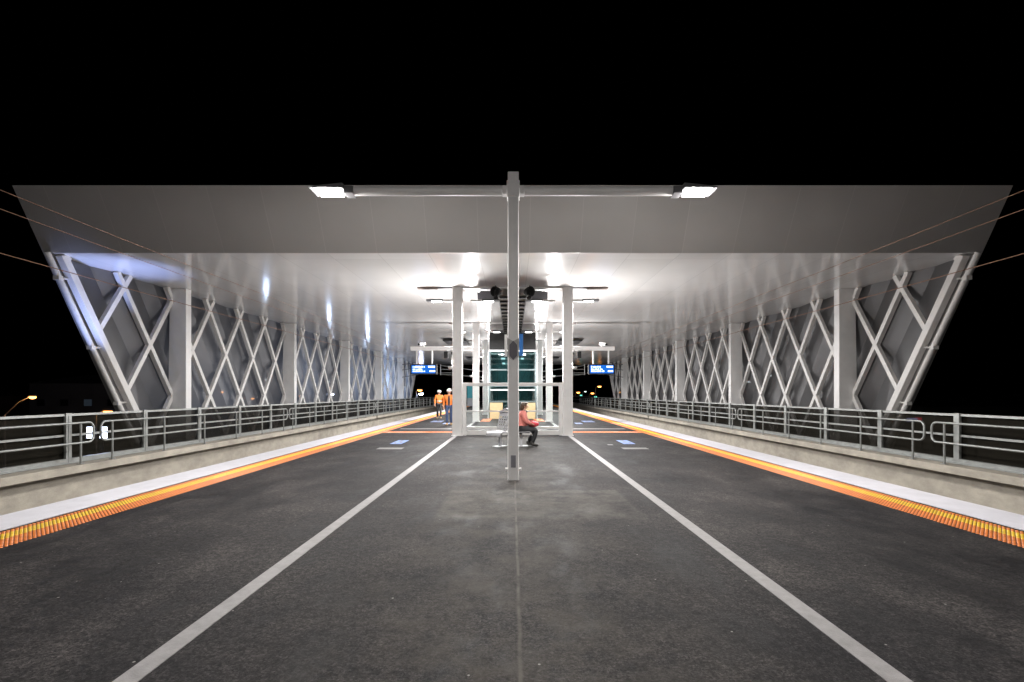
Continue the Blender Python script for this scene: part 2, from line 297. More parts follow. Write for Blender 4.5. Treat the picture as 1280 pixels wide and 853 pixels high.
# ------------------------------------------------------------------ mesh helpers
class MB:
    def __init__(self): self.v = []; self.f = []; self.mi = []
    def add(self, vs, fs, mi=0):
        b = len(self.v); self.v += [tuple(x) for x in vs]
        self.f += [tuple(b + i for i in f) for f in fs]; self.mi += [mi] * len(fs); return self
    def box(self, x0, x1, y0, y1, z0, z1, mi=0):
        if x0 > x1: x0, x1 = x1, x0
        if y0 > y1: y0, y1 = y1, y0
        if z0 > z1: z0, z1 = z1, z0
        return self.add([(x0, y0, z0), (x1, y0, z0), (x1, y1, z0), (x0, y1, z0), (x0, y0, z1), (x1, y0, z1), (x1, y1, z1), (x0, y1, z1)],
                        [(3, 2, 1, 0), (4, 5, 6, 7), (0, 1, 5, 4), (1, 2, 6, 5), (2, 3, 7, 6), (3, 0, 4, 7)], mi)
    def bar(self, p, q, wa, wb, side=(1, 0, 0), mi=0):
        """box section from p to q: wa along `side`, wb across"""
        p, q = Vector(p), Vector(q); d = (q - p).normalized(); s = Vector(side); s = (s - d * s.dot(d)).normalized(); u = d.cross(s)
        vs = []
        for c in (p, q):
            for a, b in ((-1, -1), (1, -1), (1, 1), (-1, 1)): vs.append(c + s * (a * wa / 2) + u * (b * wb / 2))
        return self.add(vs, [(3, 2, 1, 0), (4, 5, 6, 7), (0, 1, 5, 4), (1, 2, 6, 5), (2, 3, 7, 6), (3, 0, 4, 7)], mi)
    def tube(self, pts, r, n=10, closed=False, mi=0, cap=True):
        P = [Vector(p) for p in pts]; k = len(P); rs = r if isinstance(r, (list, tuple)) else [r] * k
        b = len(self.v); prev = None; vs = []
        for i in range(k):
            if closed: d = (P[(i + 1) % k] - P[i - 1]).normalized()
            else: d = (P[min(i + 1, k - 1)] - P[max(i - 1, 0)]).normalized()
            if prev is None:
                a = Vector((0, 0, 1)) if abs(d.z) < 0.9 else Vector((1, 0, 0))
                s = d.cross(a).normalized()
            else: s = (prev - d * prev.dot(d)).normalized()
            prev = s; u = d.cross(s)
            for j in range(n):
                t = 2 * PI * j / n; vs.append(P[i] + (s * math.cos(t) + u * math.sin(t)) * rs[i])
        fs = []
        for i in range(k if closed else k - 1):
            for j in range(n):
                a = i * n + j; a2 = i * n + (j + 1) % n; i2 = (i + 1) % k; c = i2 * n + j; c2 = i2 * n + (j + 1) % n
                fs.append((a, a2, c2, c))
        if not closed and cap: fs += [tuple(reversed(range(n))), tuple(range((k - 1) * n, k * n))]
        return self.add(vs, fs, mi)
    def lathe(self, prof, centre=(0, 0, 0), n=16, mi=0, axis=None):
        vs = []; k = len(prof); c = Vector(centre)
        rot = Vector((0, 0, 1)).rotation_difference(Vector(axis)).to_matrix() if axis else Matrix.Identity(3)
        for r, z in prof:
            for j in range(n):
                t = 2 * PI * j / n; vs.append(c + rot @ Vector((r * math.cos(t), r * math.sin(t), z)))
        fs = [(i * n + j, i * n + (j + 1) % n, (i + 1) * n + (j + 1) % n, (i + 1) * n + j) for i in range(k - 1) for j in range(n)]
        fs += [tuple(reversed(range(n))), tuple(range((k - 1) * n, k * n))]
        return self.add(vs, fs, mi)
    def prism(self, poly, ext, mi=0):
        """planar polygon (3D points) extruded by vector ext"""
        e = Vector(ext); k = len(poly); P = [Vector(p) for p in poly]
        return self.add(P + [p + e for p in P], [tuple(reversed(range(k))), tuple(range(k, 2 * k))] + [(i, (i + 1) % k, (i + 1) % k + k, i + k) for i in range(k)], mi)
    def ell(self, c, r, n=12, m=8, mi=0, rot=None):
        vs = []; c = Vector(c)
        for i in range(1, m):
            ph = PI * i / m
            for j in range(n):
                t = 2 * PI * j / n
                p = Vector((r[0] * math.sin(ph) * math.cos(t), r[1] * math.sin(ph) * math.sin(t), r[2] * math.cos(ph)))
                vs.append(c + (rot @ p if rot else p))
        top = Vector((0, 0, r[2])); 
        vs.append(c + (rot @ top if rot else top)); vs.append(c - (rot @ top if rot else top))
        fs = [(i * n + j, (i + 1) * n + j, (i + 1) * n + (j + 1) % n, i * n + (j + 1) % n) for i in range(m - 2) for j in range(n)]
        T = (m - 1) * n
        fs += [(T, j, (j + 1) % n) for j in range(n)] + [(T + 1, (m - 2) * n + (j + 1) % n, (m - 2) * n + j) for j in range(n)]
        return self.add(vs, fs, mi)
    def build(self, name, mats, parent=None, smooth=False, bevel=0.0, origin=None, recalc=True, **tagkw):
        me = bpy.data.meshes.new(name)
        o = Vector(origin) if origin is not None else Vector((0, 0, 0))
        if origin is not None: vs = [tuple(Vector(v) - o) for v in self.v]
        else: vs = self.v
        me.from_pydata(vs, [], self.f)
        ms = mats if isinstance(mats, (list, tuple)) else [mats]
        for m in ms: me.materials.append(m)
        if len(ms) > 1: me.polygons.foreach_set('material_index', self.mi)
        if recalc:
            bm = bmesh.new(); bm.from_mesh(me); bmesh.ops.recalc_face_normals(bm, faces=bm.faces); bm.to_mesh(me); bm.free()
        if smooth:
            me.polygons.foreach_set('use_smooth', [True] * len(me.polygons))
            me.set_sharp_from_angle(angle=R(40))
        me.update()
        ob = bpy.data.objects.new(name, me); col.objects.link(ob); ob.location = o
        if parent is not None: ob.parent = parent
        if bevel > 0:
            b = ob.modifiers.new('edge', 'BEVEL'); b.width = bevel; b.segments = 2; b.limit_method = 'ANGLE'
        tag(ob, **tagkw); return ob

def tag(o, label=None, cat=None, group=None, kind=None):
    if label: o['label'] = label
    if cat: o['category'] = cat
    if group: o['group'] = group
    if kind: o['kind'] = kind
    return o

def thing(name, label, cat, loc=(0, 0, 0), rz=0.0, group=None):
    o = bpy.data.objects.new(name, None); col.objects.link(o); o.empty_display_size = 0.2
    o.location = loc; o.rotation_euler = (0, 0, rz); return tag(o, label, cat, group)

def kids(o): return [c for c in col.objects if c.parent == o]
def copy_tree(o, parent=None):
    c = o.copy(); col.objects.link(c)
    if parent is not None: c.parent = parent
    for ch in kids(o): copy_tree(ch, c)
    return c
def copy_thing(o, loc, label, rz=None):
    c = copy_tree(o); c.location = loc; c['label'] = label
    if rz is not None: c.rotation_euler = (0, 0, rz)
    return c

def area_light(name, loc, size, size_y, watts, color=(1, 1, 1), rot=(0, 0, 0), parent=None, spread=PI):
    l = bpy.data.lights.new(name, 'AREA'); l.shape = 'RECTANGLE'; l.size = size; l.size_y = size_y; l.energy = watts; l.color = color; l.spread = spread
    o = bpy.data.objects.new(name, l); col.objects.link(o); o.location = loc; o.rotation_euler = rot
    if parent is not None: o.parent = parent
    return o
def point_light(name, loc, watts, color, r=0.1, parent=None):
    l = bpy.data.lights.new(name, 'POINT'); l.energy = watts; l.color = color; l.shadow_soft_size = r
    o = bpy.data.objects.new(name, l); col.objects.link(o); o.location = loc
    if parent is not None: o.parent = parent
    return o
def spot_light(name, loc, target, watts, color, angle, r=0.1, blend=0.4):
    l = bpy.data.lights.new(name, 'SPOT'); l.energy = watts; l.color = color; l.shadow_soft_size = r; l.spot_size = angle; l.spot_blend = blend
    o = bpy.data.objects.new(name, l); col.objects.link(o); o.location = loc
    o.rotation_euler = (Vector(target) - Vector(loc)).to_track_quat('-Z', 'Y').to_euler(); return o

def clip_seg(a, b, planes):
    """clip 2D segment by half planes (nx, ny, c): nx*x + ny*y >= c"""
    t0, t1 = 0.0, 1.0; dx, dy = b[0] - a[0], b[1] - a[1]
    for nx, ny, c in planes:
        f0 = nx * a[0] + ny * a[1] - c; fd = nx * dx + ny * dy
        if abs(fd) < 1e-9:
            if f0 < 0: return None
            continue
        t = -f0 / fd
        if fd > 0: t0 = max(t0, t)
        else: t1 = min(t1, t)
    if t0 >= t1 - 1e-4: return None
    return (a[0] + dx * t0, a[1] + dy * t0), (a[0] + dx * t1, a[1] + dy * t1)
def clip_poly(poly, planes):
    for nx, ny, c in planes:
        outp = []
        for i in range(len(poly)):
            a, b = poly[i], poly[(i + 1) % len(poly)]
            fa = nx * a[0] + ny * a[1] - c; fb = nx * b[0] + ny * b[1] - c
            if fa >= 0: outp.append(a)
            if fa * fb < 0:
                t = fa / (fa - fb); outp.append((a[0] + (b[0] - a[0]) * t, a[1] + (b[1] - a[1]) * t))
        poly = outp
        if len(poly) < 3: return []
    return poly

# ------------------------------------------------------------------ setting
Y0, Y1 = -24.0, 96.0
g = MB(); g.add([(-1500, -600, -7.4), (1500, -600, -7.4), (1500, 2400, -7.4), (-1500, 2400, -7.4)], [(0, 1, 2, 3)])
g.build('ground', M['ground'], kind='structure', label='dark ground far below the raised station')
MB().box(-5.88, 5.88, Y0, Y1, -1.2, 0).build('platform', M['asphalt'], kind='structure', label='worn dark asphalt of the island platform')
for s in (-1, 1):
    MB().box(s * 5.90, s * 6.60, Y0, Y1, -0.30, 0.006).build('platform_edge', M['coping'], kind='structure', label='white coping along the platform edge')
    MB().box(s * 5.885, s * 6.45, Y0, Y1, -1.2, -0.305).build('platform_wall', M['coping_side'], kind='structure')
    MB().box(s * 6.46, s * 10.66, Y0, Y1, -1.5, -1.15).build('track_bed', M['ballast'], kind='structure')
    MB().box(s * 2.05, s * 2.19, Y0, 18.0, 0.0, 0.004).build('platform_line', M['line'], kind='structure', label='white line painted along the platform')
    MB().box(s * 2.05, s * 2.19, 20.9, 29.5, 0.0, 0.004).build('platform_line', M['line'], kind='structure')
    MB().box(s * 1.95, s * 5.0, 21.3, 21.75, 0.0, 0.004).build('platform_line', M['faded'], kind='structure')
    MB().box(s * 3.15, s * 3.87, 13.68, 14.06, 0.0, 0.004).build('platform_line', M['faded'], kind='structure')
MB().box(2.92, 3.08, 14.75, 14.95, 0.0, 0.004).build('platform_line', M['faded'], kind='structure')

def stud(mb, x, y, mi, n=8, r=0.0185, h=0.006):
    b = []
    for rr, z in ((r, 0.0), (r * 0.72, h)):
        for j in range(n):
            t = 2 * PI * (j + 0.5) / n; b.append((x + rr * math.cos(t), y + rr * math.sin(t), z))
    mb.add(b, [tuple(range(n, 2 * n))] + [(j, (j + 1) % n, (j + 1) % n + n, j + n) for j in range(n)], mi)

def edge_studs(s):
    mb = MB()
    rows = [(5.245 + 0.05 * i) for i in range(12)]
    y = 3.0
    while y < 66:
        n = 8 if y < 16 else 5
        for i, x in enumerate(rows):
            stud(mb, s * x, y, 1 if 6 <= i <= 9 else 0, n)
        y += 0.05
    mb.build('tactile_paving', [M['stud_orange'], M['stud_yellow']], kind='structure', recalc=False, label='orange warning studs with a yellow band along the platform edge')
edge_studs(-1); edge_studs(1)
mb = MB()
for i in range(12):
    for j in range(209):
        x = -5.2 + 0.05 * j; y = 19.45 + 0.05 * i
        stud(mb, x, y, 0, 6)
mb.build('tactile_paving', [M['stud_orange'], M['stud_yellow']], kind='structure', recalc=False, label='orange warning studs across the platform')
for s in (-1, 1):
    mb = MB()
    for i in range(11):
        for j in range(60): stud(mb, s * (1.3 + 0.05 * i), 27.0 + 0.05 * j, 0, 6)
    mb.build('tactile_paving', [M['stud_orange'], M['stud_yellow']], kind='structure', recalc=False, label='orange warning studs before the lift')

# wheelchair markings on the asphalt
def wheelchair_mark(x, y, wd, dp):
    q = MB().box(x - wd / 2, x + wd / 2, y, y + dp, 0.0, 0.004)
    q.build('platform_marking', M['blue_mark'], kind='structure', label='blue and white wheelchair marking on the asphalt')
    f = MB(); z0, z1 = 0.005, 0.008; u = wd
    ring = [(x + 0.28 * u * math.cos(a), y + dp * 0.36 + 0.24 * dp * math.sin(a)) for a in [R(-200 + 14 * k) for k in range(17)]]
    for a, b in zip(ring, ring[1:]): f.bar((a[0], a[1], 0.0065), (b[0], b[1], 0.0065), 0.055, 0.003, side=(1, 0.2, 0))
    for a, b in (((x - 0.02, y + dp * 0.80), (x - 0.02, y + dp * 0.48)), ((x - 0.02, y + dp * 0.5), (x + 0.2 * u, y + dp * 0.48)), ((x + 0.2 * u, y + dp * 0.48), (x + 0.3 * u, y + dp * 0.16)), ((x - 0.02, y + dp * .66), (x + 0.16 * u, y + dp * .66))):
        f.bar((a[0], a[1], 0.0065), (b[0], b[1], 0.0065), 0.06, 0.003, side=(1, 0.3, 0))
    f.lathe([(0.06, 0.0), (0.06, 0.003)], (x - 0.02, y + dp * 0.9, 0.005), 12)
    f.build('platform_marking', M['line'], kind='structure')
for s in (-1, 1):
    wheelchair_mark(s * 3.66, 15.1, 0.36, 1.15)
    wheelchair_mark(s * 4.25, 26.6, 0.62, 1.3)
    wheelchair_mark(s * 3.47, 25.0, 0.34, 0.9)

# parapets
for s in (-1, 1):
    t = thing('parapet', 'pale concrete parapet carrying the fence ' + ('left' if s < 0 else 'right') + ' of the platform', 'wall', (s * 10.6, 5, 0))
    for a, b in ((Y0, 36.55), (36.95, Y1)):
        p = [(s * 10.68, -1.6), (s * 10.66, -0.38), (s * 10.30, -0.31), (s * 10.30, -0.13), (s * 11.0, -0.115), (s * 11.0, -1.6)]
        MB().prism([(x, a, z) for x, z in p], (0, b - a, 0)).build('parapet_wall', M['concrete'], bevel=0.012).parent = t
    MB().box(s * 10.70, s * 10.94, 36.552, 36.948, -1.6, -0.2).build('joint_filler', M['concrete']).parent = t
    for c in kids(t): c.matrix_parent_inverse = Matrix.Translation((-s * 10.6, -5, 0))

def attach(parent, *obs):
    for o in obs:
        o.parent = parent; o.matrix_parent_inverse = Matrix.Translation(-Vector(parent.location))

# fences on the parapets (outer fence with dark mesh)
for s in (-1, 1):
    t = thing('fence', 'grey steel fence with dark mesh infill on the ' + ('left' if s < 0 else 'right') + ' parapet', 'fence', (s * 10.8, 5, -0.12))
    X = s * 10.80
    rails = MB()
    rails.box(X - 0.035, X + 0.035, Y0, Y1, 1.03, 1.085)
    attach(t, rails.build('top_rail', M['galv']))
    attach(t, MB().box(X - 0.025, X + 0.025, Y0, Y1, 0.535, 0.585).build('middle_rail', M['galv']))
    attach(t, MB().box(X - 0.06, X + 0.06, Y0, Y1, -0.11, 0.0).box(X - s * 0.16, X - s * 0.062, Y0, Y1, -0.112, -0.095).build('base_channel', M['galv']))
    attach(t, MB().box(X + s * 0.045, X + s * 0.055, Y0, Y1, -0.1, 1.04).build('mesh_panel', M['mesh']))
    y = 11.70 - 2.45 * 5; k = 0
    pm = MB().box(-0.03, 0.03, -0.075, 0.075, -0.1, 1.10).box(0.03, 0.04, -0.02, 0.02, -0.1, 1.03).box(-0.06, 0.07, -0.1, 0.1, -0.118, -0.1)
    first = pm.build('post', M['galv'], bevel=0.004)
    while y < 66:
        o = first if k == 0 else first.copy()
        if k: col.objects.link(o)
        o.location = (X - s * 0.03, y, 0); attach(t, o)
        y += 2.45; k += 1

# handrail sections with rounded ends
gaps = [-6.0, 12.12, 22.45, 36.72, 47.0, 61.0, 75.0]
words_ = ['nearest handrail section, running out of the frame on the {0}', 'second handrail section on the {0} parapet, between two rounded gaps', 'third handrail section on the {0} parapet, ending at the parapet joint',
          'fourth handrail section on the {0} parapet, just past the parapet joint', 'fifth handrail section on the {0} parapet, near the canopy end', 'farthest handrail section on the {0} parapet, beyond the canopy']
for s in (-1, 1):
    for gi in range(6):
        a, b = gaps[gi] + 0.11, gaps[gi + 1] - 0.11
        X = s * 10.42
        t = thing('handrail', 'galvanised ' + words_[gi].format('left' if s < 0 else 'right'), 'handrail', (X, a, -0.12), group='galvanised handrail sections on the parapets')
        zt, zb, r = 0.87, 0.39, 0.14
        loop = []
        def arc(cy_, cz, a0, a1):
            for q in range(7):
                an = R(a0 + (a1 - a0) * q / 6); loop.append((X, cy_ + r * math.cos(an), cz + r * math.sin(an)))
        arc(b - r, zt - r, 90, 0); arc(b - r, zb + r, 0, -90); arc(a + r, zb + r, -90, -180); arc(a + r, zt - r, 180, 90)
        attach(t, MB().tube(loop, 0.026, 10, closed=True).build('rail_loop', M['galv'], smooth=True))
        L = b - a; n = max(2, round((L - 0.7) / 1.95)); 
        for k in range(n + 1):
            yy = a + 0.35 + (L - 0.7) * k / n
            pb = MB().tube([(0, 0, -0.11), (0, 0, 0.85)], 0.024, 8).box(-0.05, 0.05, -0.06, 0.06, -0.122, -0.11)
            o = pb.build('post', M['galv'], smooth=True, origin=None); o.location = (X, yy, 0); attach(t, o)

# ------------------------------------------------------------------ canopy
Zc, Zt, XE = 5.57, 7.11, 13.3
FY = lambda z: 12.84 + 0.546 * (Zt - z)        # raked front plane
BY = lambda z: 68.0 - 0.8 * (Zt - z)         # raked far plane
can = thing('station_canopy', 'wide white station canopy with deep sloping front fascia over the platform', 'station roof', (0.03, 40, 0))
# ceiling sheet
MBc = MB().box(-XE, XE, FY(Zc) + 0.012, BY(Zc) - 0.012, Zc, Zc + 0.10)
attach(can, MBc.build('ceiling', M['ceiling']))
f = MB(); e = 0.05
f.add([(-XE, FY(Zt), Zt), (XE, FY(Zt), Zt), (XE, FY(Zc - 0.01), Zc - 0.01), (-XE, FY(Zc - 0.01), Zc - 0.01),
       (-XE, FY(Zt) + e, Zt), (XE, FY(Zt) + e, Zt), (XE, FY(Zc - 0.01) + e, Zc - 0.01), (-XE, FY(Zc - 0.01) + e, Zc - 0.01)],
      [(0, 1, 2, 3), (7, 6, 5, 4), (0, 4, 5, 1), (3, 2, 6, 7), (1, 5, 6, 2), (0, 3, 7, 4)])
attach(can, f.build('fascia', M['fascia']))
f = MB()
f.add([(-XE, BY(Zt), Zt), (XE, BY(Zt), Zt), (XE, BY(Zc), Zc), (-XE, BY(Zc), Zc), (-XE, BY(Zt) - e, Zt), (XE, BY(Zt) - e, Zt), (XE, BY(Zc) - e, Zc), (-XE, BY(Zc) - e, Zc)],
      [(0, 3, 2, 1), (7, 4, 5, 6), (0, 1, 5, 4), (3, 7, 6, 2), (1, 2, 6, 5), (0, 4, 7, 3)])
attach(can, f.build('far_fascia', M['fascia']))
r_ = MB().box(-XE, XE, FY(Zt) + e + 0.01, BY(Zt) - e - 0.01, Zt - 0.08, Zt - 0.01)
for s in (-1, 1):
    poly = [(FY(Zt) + e, Zt - 0.09), (FY(Zc) + e, Zc + 0.11), (BY(Zc) - e, Zc + 0.11), (BY(Zt) - e, Zt - 0.09)]
    r_.prism([(s * XE, y, z) for y, z in poly], (-s * 0.05, 0, 0))
attach(can, r_.build('roof', M['darkgrey']))
PY = [18.2 + 9.1 * k for k in range(5)]
pc = MB().box(-0.18, 0.18, -0.15, 0.15, 0.0, Zc - 0.004).box(-0.21, 0.21, -0.18, 0.18, 0.0, 0.016)
pcol = pc.build('portal_column', M['white_steel'], bevel=0.012)
k = 0
for y in PY:
    for s in (-1, 1):
        o = pcol if k == 0 else pcol.copy()
        if k: col.objects.link(o)
        o.location = (s * 2.07, y, 0); attach(can, o); k += 1
for y in PY:
    for s in (-1, 1):
        attach(can, MB().box(s * 2.26, s * 2.82, y - 0.10, y + 0.10, Zc - 0.035, Zc - 0.004).build('ceiling_strip', M['midgrey']))
        attach(can, MB().box(s * 2.825, s * 3.58, y - 0.10, y + 0.10, Zc - 0.06, Zc - 0.004).build('ceiling_strip', M['brown']))
    attach(can, MB().box(-1.86, 1.86, y - 0.10, y + 0.10, Zc - 0.05, Zc - 0.004).build('cross_beam', M['white_steel']))

# lattice side walls
CY = [18.33 + 9.1 * k for k in range(5)]
FB = lambda z: 13.90 + 0.583 * (Zc - z)
BB = lambda z: 65.5 - 0.9 * (Zc - z)
ZB = -1.9
planes = [(1, 0.583, 13.90 + 0.583 * Zc), (-1, 0.9, -(65.5 - 0.9 * Zc)), (0, 1, ZB), (0, -1, -(Zc - 0.004))]
for s in (-1, 1):
    t = thing('lattice_wall', 'white diagonal lattice side wall with ' + ('bluish light glowing through its grey panels' if s < 0 else 'grey panels and no glow behind it'), 'wall', (s * 12.6, 40, -7.4))
    # tapered columns
    for y in CY:
        c = MB(); z0, z1 = -7.4, Zc - 0.006
        x0 = s * 12.40
        c.add([(x0, y, z0), (s * 13.20, y, z0), (s * 13.20, y + 0.34, z0), (x0, y + 0.34, z0), (x0, y + 0.02, z1), (s * 13.02, y + 0.02, z1), (s * 13.02, y + 0.32, z1), (x0, y + 0.32, z1)],
              [(3, 2, 1, 0), (4, 5, 6, 7), (0, 1, 5, 4), (1, 2, 6, 5), (2, 3, 7, 6), (3, 0, 4, 7)])
        attach(t, c.build('wall_column', M['white_steel'], bevel=0.015))
    # lattice per bay
    edges = [0] + [y + 0.17 for y in CY] + [100]
    hp = 9.1 / 8; dz = 1.82; sl = hp / dz; Zm = 3.32
    for bi in range(len(edges) - 1):
        lo, hi = edges[bi], edges[bi + 1]
        lat = MB(); cl = MB(); XL = s * 12.98
        pl = planes + [(1, 0, lo), (-1, 0, -hi)]
        kk = -20
        while kk < 40:
            ym = CY[0] + 0.05 + hp * (2 * kk + 1)
            for sg in (-1, 1):
                a = (ym + sg * sl * (Zm - ZB), ZB); b = (ym - sg * sl * (Zc - Zm), Zc)
                sgm = clip_seg(a, b, pl)
                if sgm:
                    (ya, za), (yb, zb) = sgm
                    if math.hypot(yb - ya, zb - za) > 0.15:
                        xo = XL + s * (0.006 if sg > 0 else -0.006)
                        lat.bar((xo, ya, za), (xo, yb, zb), 0.14 + 0.01 * sg, 0.15, side=(1, 0, 0))
            kk += 1
        if lat.v: attach(t, lat.build('lattice', M['lattice']))
        # folded raked cladding strips behind the lattice
        pitch = 1.8; rk = 0.60
        y = -4.0
        pl2 = [(1, 0.583, 14.02 + 0.583 * Zc), (-1, 0.9, -(65.4 - 0.9 * Zc)), (0, 1, ZB), (0, -1, -(Zc - 0.002))] + [(1, 0, lo), (-1, 0, -hi)]
        while y < 75:
            for (u0, u1, xa, xb) in ((0.0, 1.12, 13.10, 13.25), (1.12, 1.8, 13.25, 13.10)):
                st = [(y + u0 + rk * (Zc - ZB), ZB), (y + u1 + rk * (Zc - ZB), ZB), (y + u1, Zc), (y + u0, Zc)]
                pp = clip_poly(st, pl2)
                if pp:
                    def xof(q):
                        u = (q[0] - rk * (Zc - q[1]) - y - u0) / (u1 - u0); return s * (xa + (xb - xa) * u)
                    cl.add([(xof(q), q[0], q[1]) for q in pp], [tuple(range(len(pp)))])
            y += pitch
        if cl.v: attach(t, cl.build('cladding', M['cladding']))
    # raked end members
    attach(t, MB().bar((s * 12.98, FB(Zc - 0.01), Zc - 0.01), (s * 12.98, FB(ZB), ZB), 0.20, 0.22).build('raked_beam', M['lattice'], bevel=0.012))
    attach(t, MB().bar((s * 12.98, BB(Zc - 0.01), Zc - 0.01), (s * 12.98, BB(ZB), ZB), 0.20, 0.22).build('raked_beam', M['lattice']))
    FT = lambda z: 13.56 + 0.572 * (Zc - z)
    pipe = MB().tube([(s * 13.08, FT(Zc - 0.02), Zc - 0.02), (s * 13.08, FT(ZB), ZB)], 0.08, 12)
    attach(t, pipe.build('drain_pipe', M['lattice'], smooth=True))
    for z in (4.9, 3.0, 1.25):
        b = MB().tube([(s * 13.08, FT(z), z), (s * 12.98, FB(z) - 0.05, z + 0.05)], 0.03, 8).box(s * 12.99, s * 13.16, FT(z) - 0.11, FT(z) + 0.02, z - 0.06, z + 0.06)
        attach(t, b.build('pipe_bracket', M['lattice']))
    # outer edge trim, raked
    tr = MB()
    for z0, z1 in ((Zc - 0.012, ZB),):
        ya, yb = FY(z0), FY(z1)
        tr.add([(s * 13.18, ya, z0), (s * 13.3, ya, z0), (s * 13.3, ya + 0.42, z0), (s * 13.18, ya + 0.42, z0), (s * 13.18, yb, z1), (s * 13.3, yb, z1), (s * 13.3, yb + 0.42, z1), (s * 13.18, yb + 0.42, z1)],
               [(3, 2, 1, 0), (4, 5, 6, 7), (0, 1, 5, 4), (1, 2, 6, 5), (2, 3, 7, 6), (3, 0, 4, 7)])
    attach(t, tr.build('edge_trim', M['fascia']))

# ------------------------------------------------------------------ double-armed platform lamp
lamp = thing('platform_lamp', 'tall pale steel post with two outstretched lamp arms on the platform centre line', 'lamp post', (0.012, 8.84, 0))
PLX = 0.0
p = MB().box(-0.10, 0.10, -0.10, 0.10, 0.0, 5.60).box(-0.118, 0.118, -0.112, 0.112, 5.14, 5.44)
p.build('post', M['grey_post'], lamp, bevel=0.014)
v = MB().box(-0.045, 0.045, -0.108, -0.1005, 0.24, 0.46)
for i in range(7): v.box(-0.038, 0.038, -0.1115, -0.108, 0.258 + i * 0.028, 0.270 + i * 0.028)
v.build('vent_plate', M['midgrey'], lamp)
for s in (-1, 1):
    MB().tube([(s * 0.10, 0, 0.20), (s * 0.145, 0, 0.20)], 0.022, 8).build('bolt', M['white_steel'], lamp, smooth=True)
    MB().box(s * 0.10, s * 0.20, -0.075, 0.075, 5.20, 5.36).build('arm_bracket', M['grey_post'], lamp, bevel=0.01)
    MB().tube([(s * 0.19, 0, 5.285), (s * 2.90, 0, 5.285)], 0.088, 16).build('arm', M['grey_post'], lamp, smooth=True)
    hd = MB().box(s * 2.90, s * 3.06, -0.13, 0.13, 5.20, 5.33).prism([(s * 3.06, -0.21, 5.262), (s * 3.66, -0.21, 5.262), (s * 3.64, -0.21, 5.29), (s * 3.06, -0.21, 5.35)], (0, 0.42, 0))
    h = hd.build('lamp_head', M['darkgrey'], lamp, bevel=0.006)
    MB().box(s * 3.15, s * 3.57, -0.165, 0.165, 5.245, 5.258).build('lens', M['lens'], h)
    area_light('lamp_light', (s * 3.38, 0, 5.235), 0.45, 0.34, 520, (1.0, 0.97, 0.93), parent=lamp)
    point_light('lamp_glow', (s * 3.38, 0, 5.16), 260, (1.0, 0.96, 0.92), 0.05, parent=lamp)
# hexagonal plaque and sign panels on the post
hx = [(-0.072, 2.46), (0.0, 2.535), (0.072, 2.46), (0.072, 2.26), (0.0, 2.18), (-0.072, 2.26)]
MB().prism([(x, -0.112, z) for x, z in hx], (0, 0.011, 0)).build('plaque', M['plaque'], lamp)
wg = MB()
for s in (-1, 1):
    wg.prism([(s * 0.099, -0.106, 2.58), (s * 0.01, -0.106, 2.53), (s * 0.078, -0.106, 2.462), (s * 0.078, -0.106, 2.258), (s * 0.01, -0.106, 2.175), (s * 0.099, -0.106, 2.25)], (0, 0.005, 0))
wg.build('plaque_border', M['plaque_wing'], lamp)
MB().box(-0.16, -0.112, 0.02, 0.05, 2.26, 2.66).build('sign_edge', M['white_steel'], lamp)
MB().box(0.112, 0.18, 0.02, 0.05, 2.27, 2.67).build('sign_panel', M['blue_sign'], lamp)
# the next lamp of the row, behind the camera
l2 = copy_thing(lamp, (0.012, -0.32, 0), 'second tall double-armed lamp post farther back along the platform')
for c in list(col.objects):
    if c.parent == l2 and c.type == 'LIGHT' and c.data.type == 'AREA':
        c.data = c.data.copy(); c.data.energy = 235

# ------------------------------------------------------------------ canopy luminaires
def make_canopy_light():
    t = thing('canopy_light', '', 'lamp')
    MB().box(-0.16, 0.46, -0.13, 0.13, -0.012, 0.06).build('housing', M['darkgrey'], t, bevel=0.006)
    MB().box(-0.10, 0.26, -0.10, 0.10, -0.026, -0.013).build('lens', M['lens_small'], t)
    MB().box(-0.60, -0.162, -0.055, 0.055, -0.02, 0.05).build('bracket', M['white_steel'], t)
    return t
cl0 = make_canopy_light(); first = True
ordn = ['nearest', 'second', 'third', 'fourth', 'farthest']
for pi_, y in enumerate(PY):
    for s in (-1, 1):
        for outer in (0, 1):
            if not outer and pi_ >= 2: continue
            x = s * (2.77 if outer else 0.98); flip = (s < 0) == bool(outer)
            lab = 'slim white lamp on the {0} side of the {1} {2} canopy column'.format('outer' if outer else 'inner', ordn[pi_], 'left' if s < 0 else 'right')
            o = cl0 if first else copy_tree(cl0)
            first = False
            o.location = (x, y - 0.02, 5.05); o.rotation_euler = (0, 0, PI if flip else 0)
            o['label'] = lab; o['group'] = 'slim lamps on the canopy columns'
            if pi_ < 4:
                area_light('canopy_down_light', (x, y - 0.02, 5.01), 0.36, 0.2, (460 if pi_ < 2 else 900) if outer else 210, (1.0, 0.985, 0.975))
        
    for s in (-1, 1):
        side = 'left' if s < 0 else 'right'
        u = thing('uplight', 'small white uplight clamped to the {} {} canopy column'.format(ordn[pi_], side), 'uplight', (s * 2.34, y - 0.02, 2.6), group='small uplights on the canopy columns')
        MB().lathe([(0.05, -0.10), (0.085, -0.06), (0.09, 0.0), (0.08, 0.0), (0.07, -0.03)], (0, 0, 0), 14).build('cup', M['white_steel'], u, smooth=True)
        MB().box(-s * 0.085, -s * 0.058, -0.03, 0.03, -0.08, -0.02).box(-s * 0.086, -s * 0.088, -0.06, 0.06, -0.09, 0.0).build('clamp', M['white_steel'], u)
        point_light('uplight_glow', (0, 0, 0.05), 950 if pi_ == 0 else 680, (1.0, 0.98, 0.965), 0.06, parent=u)

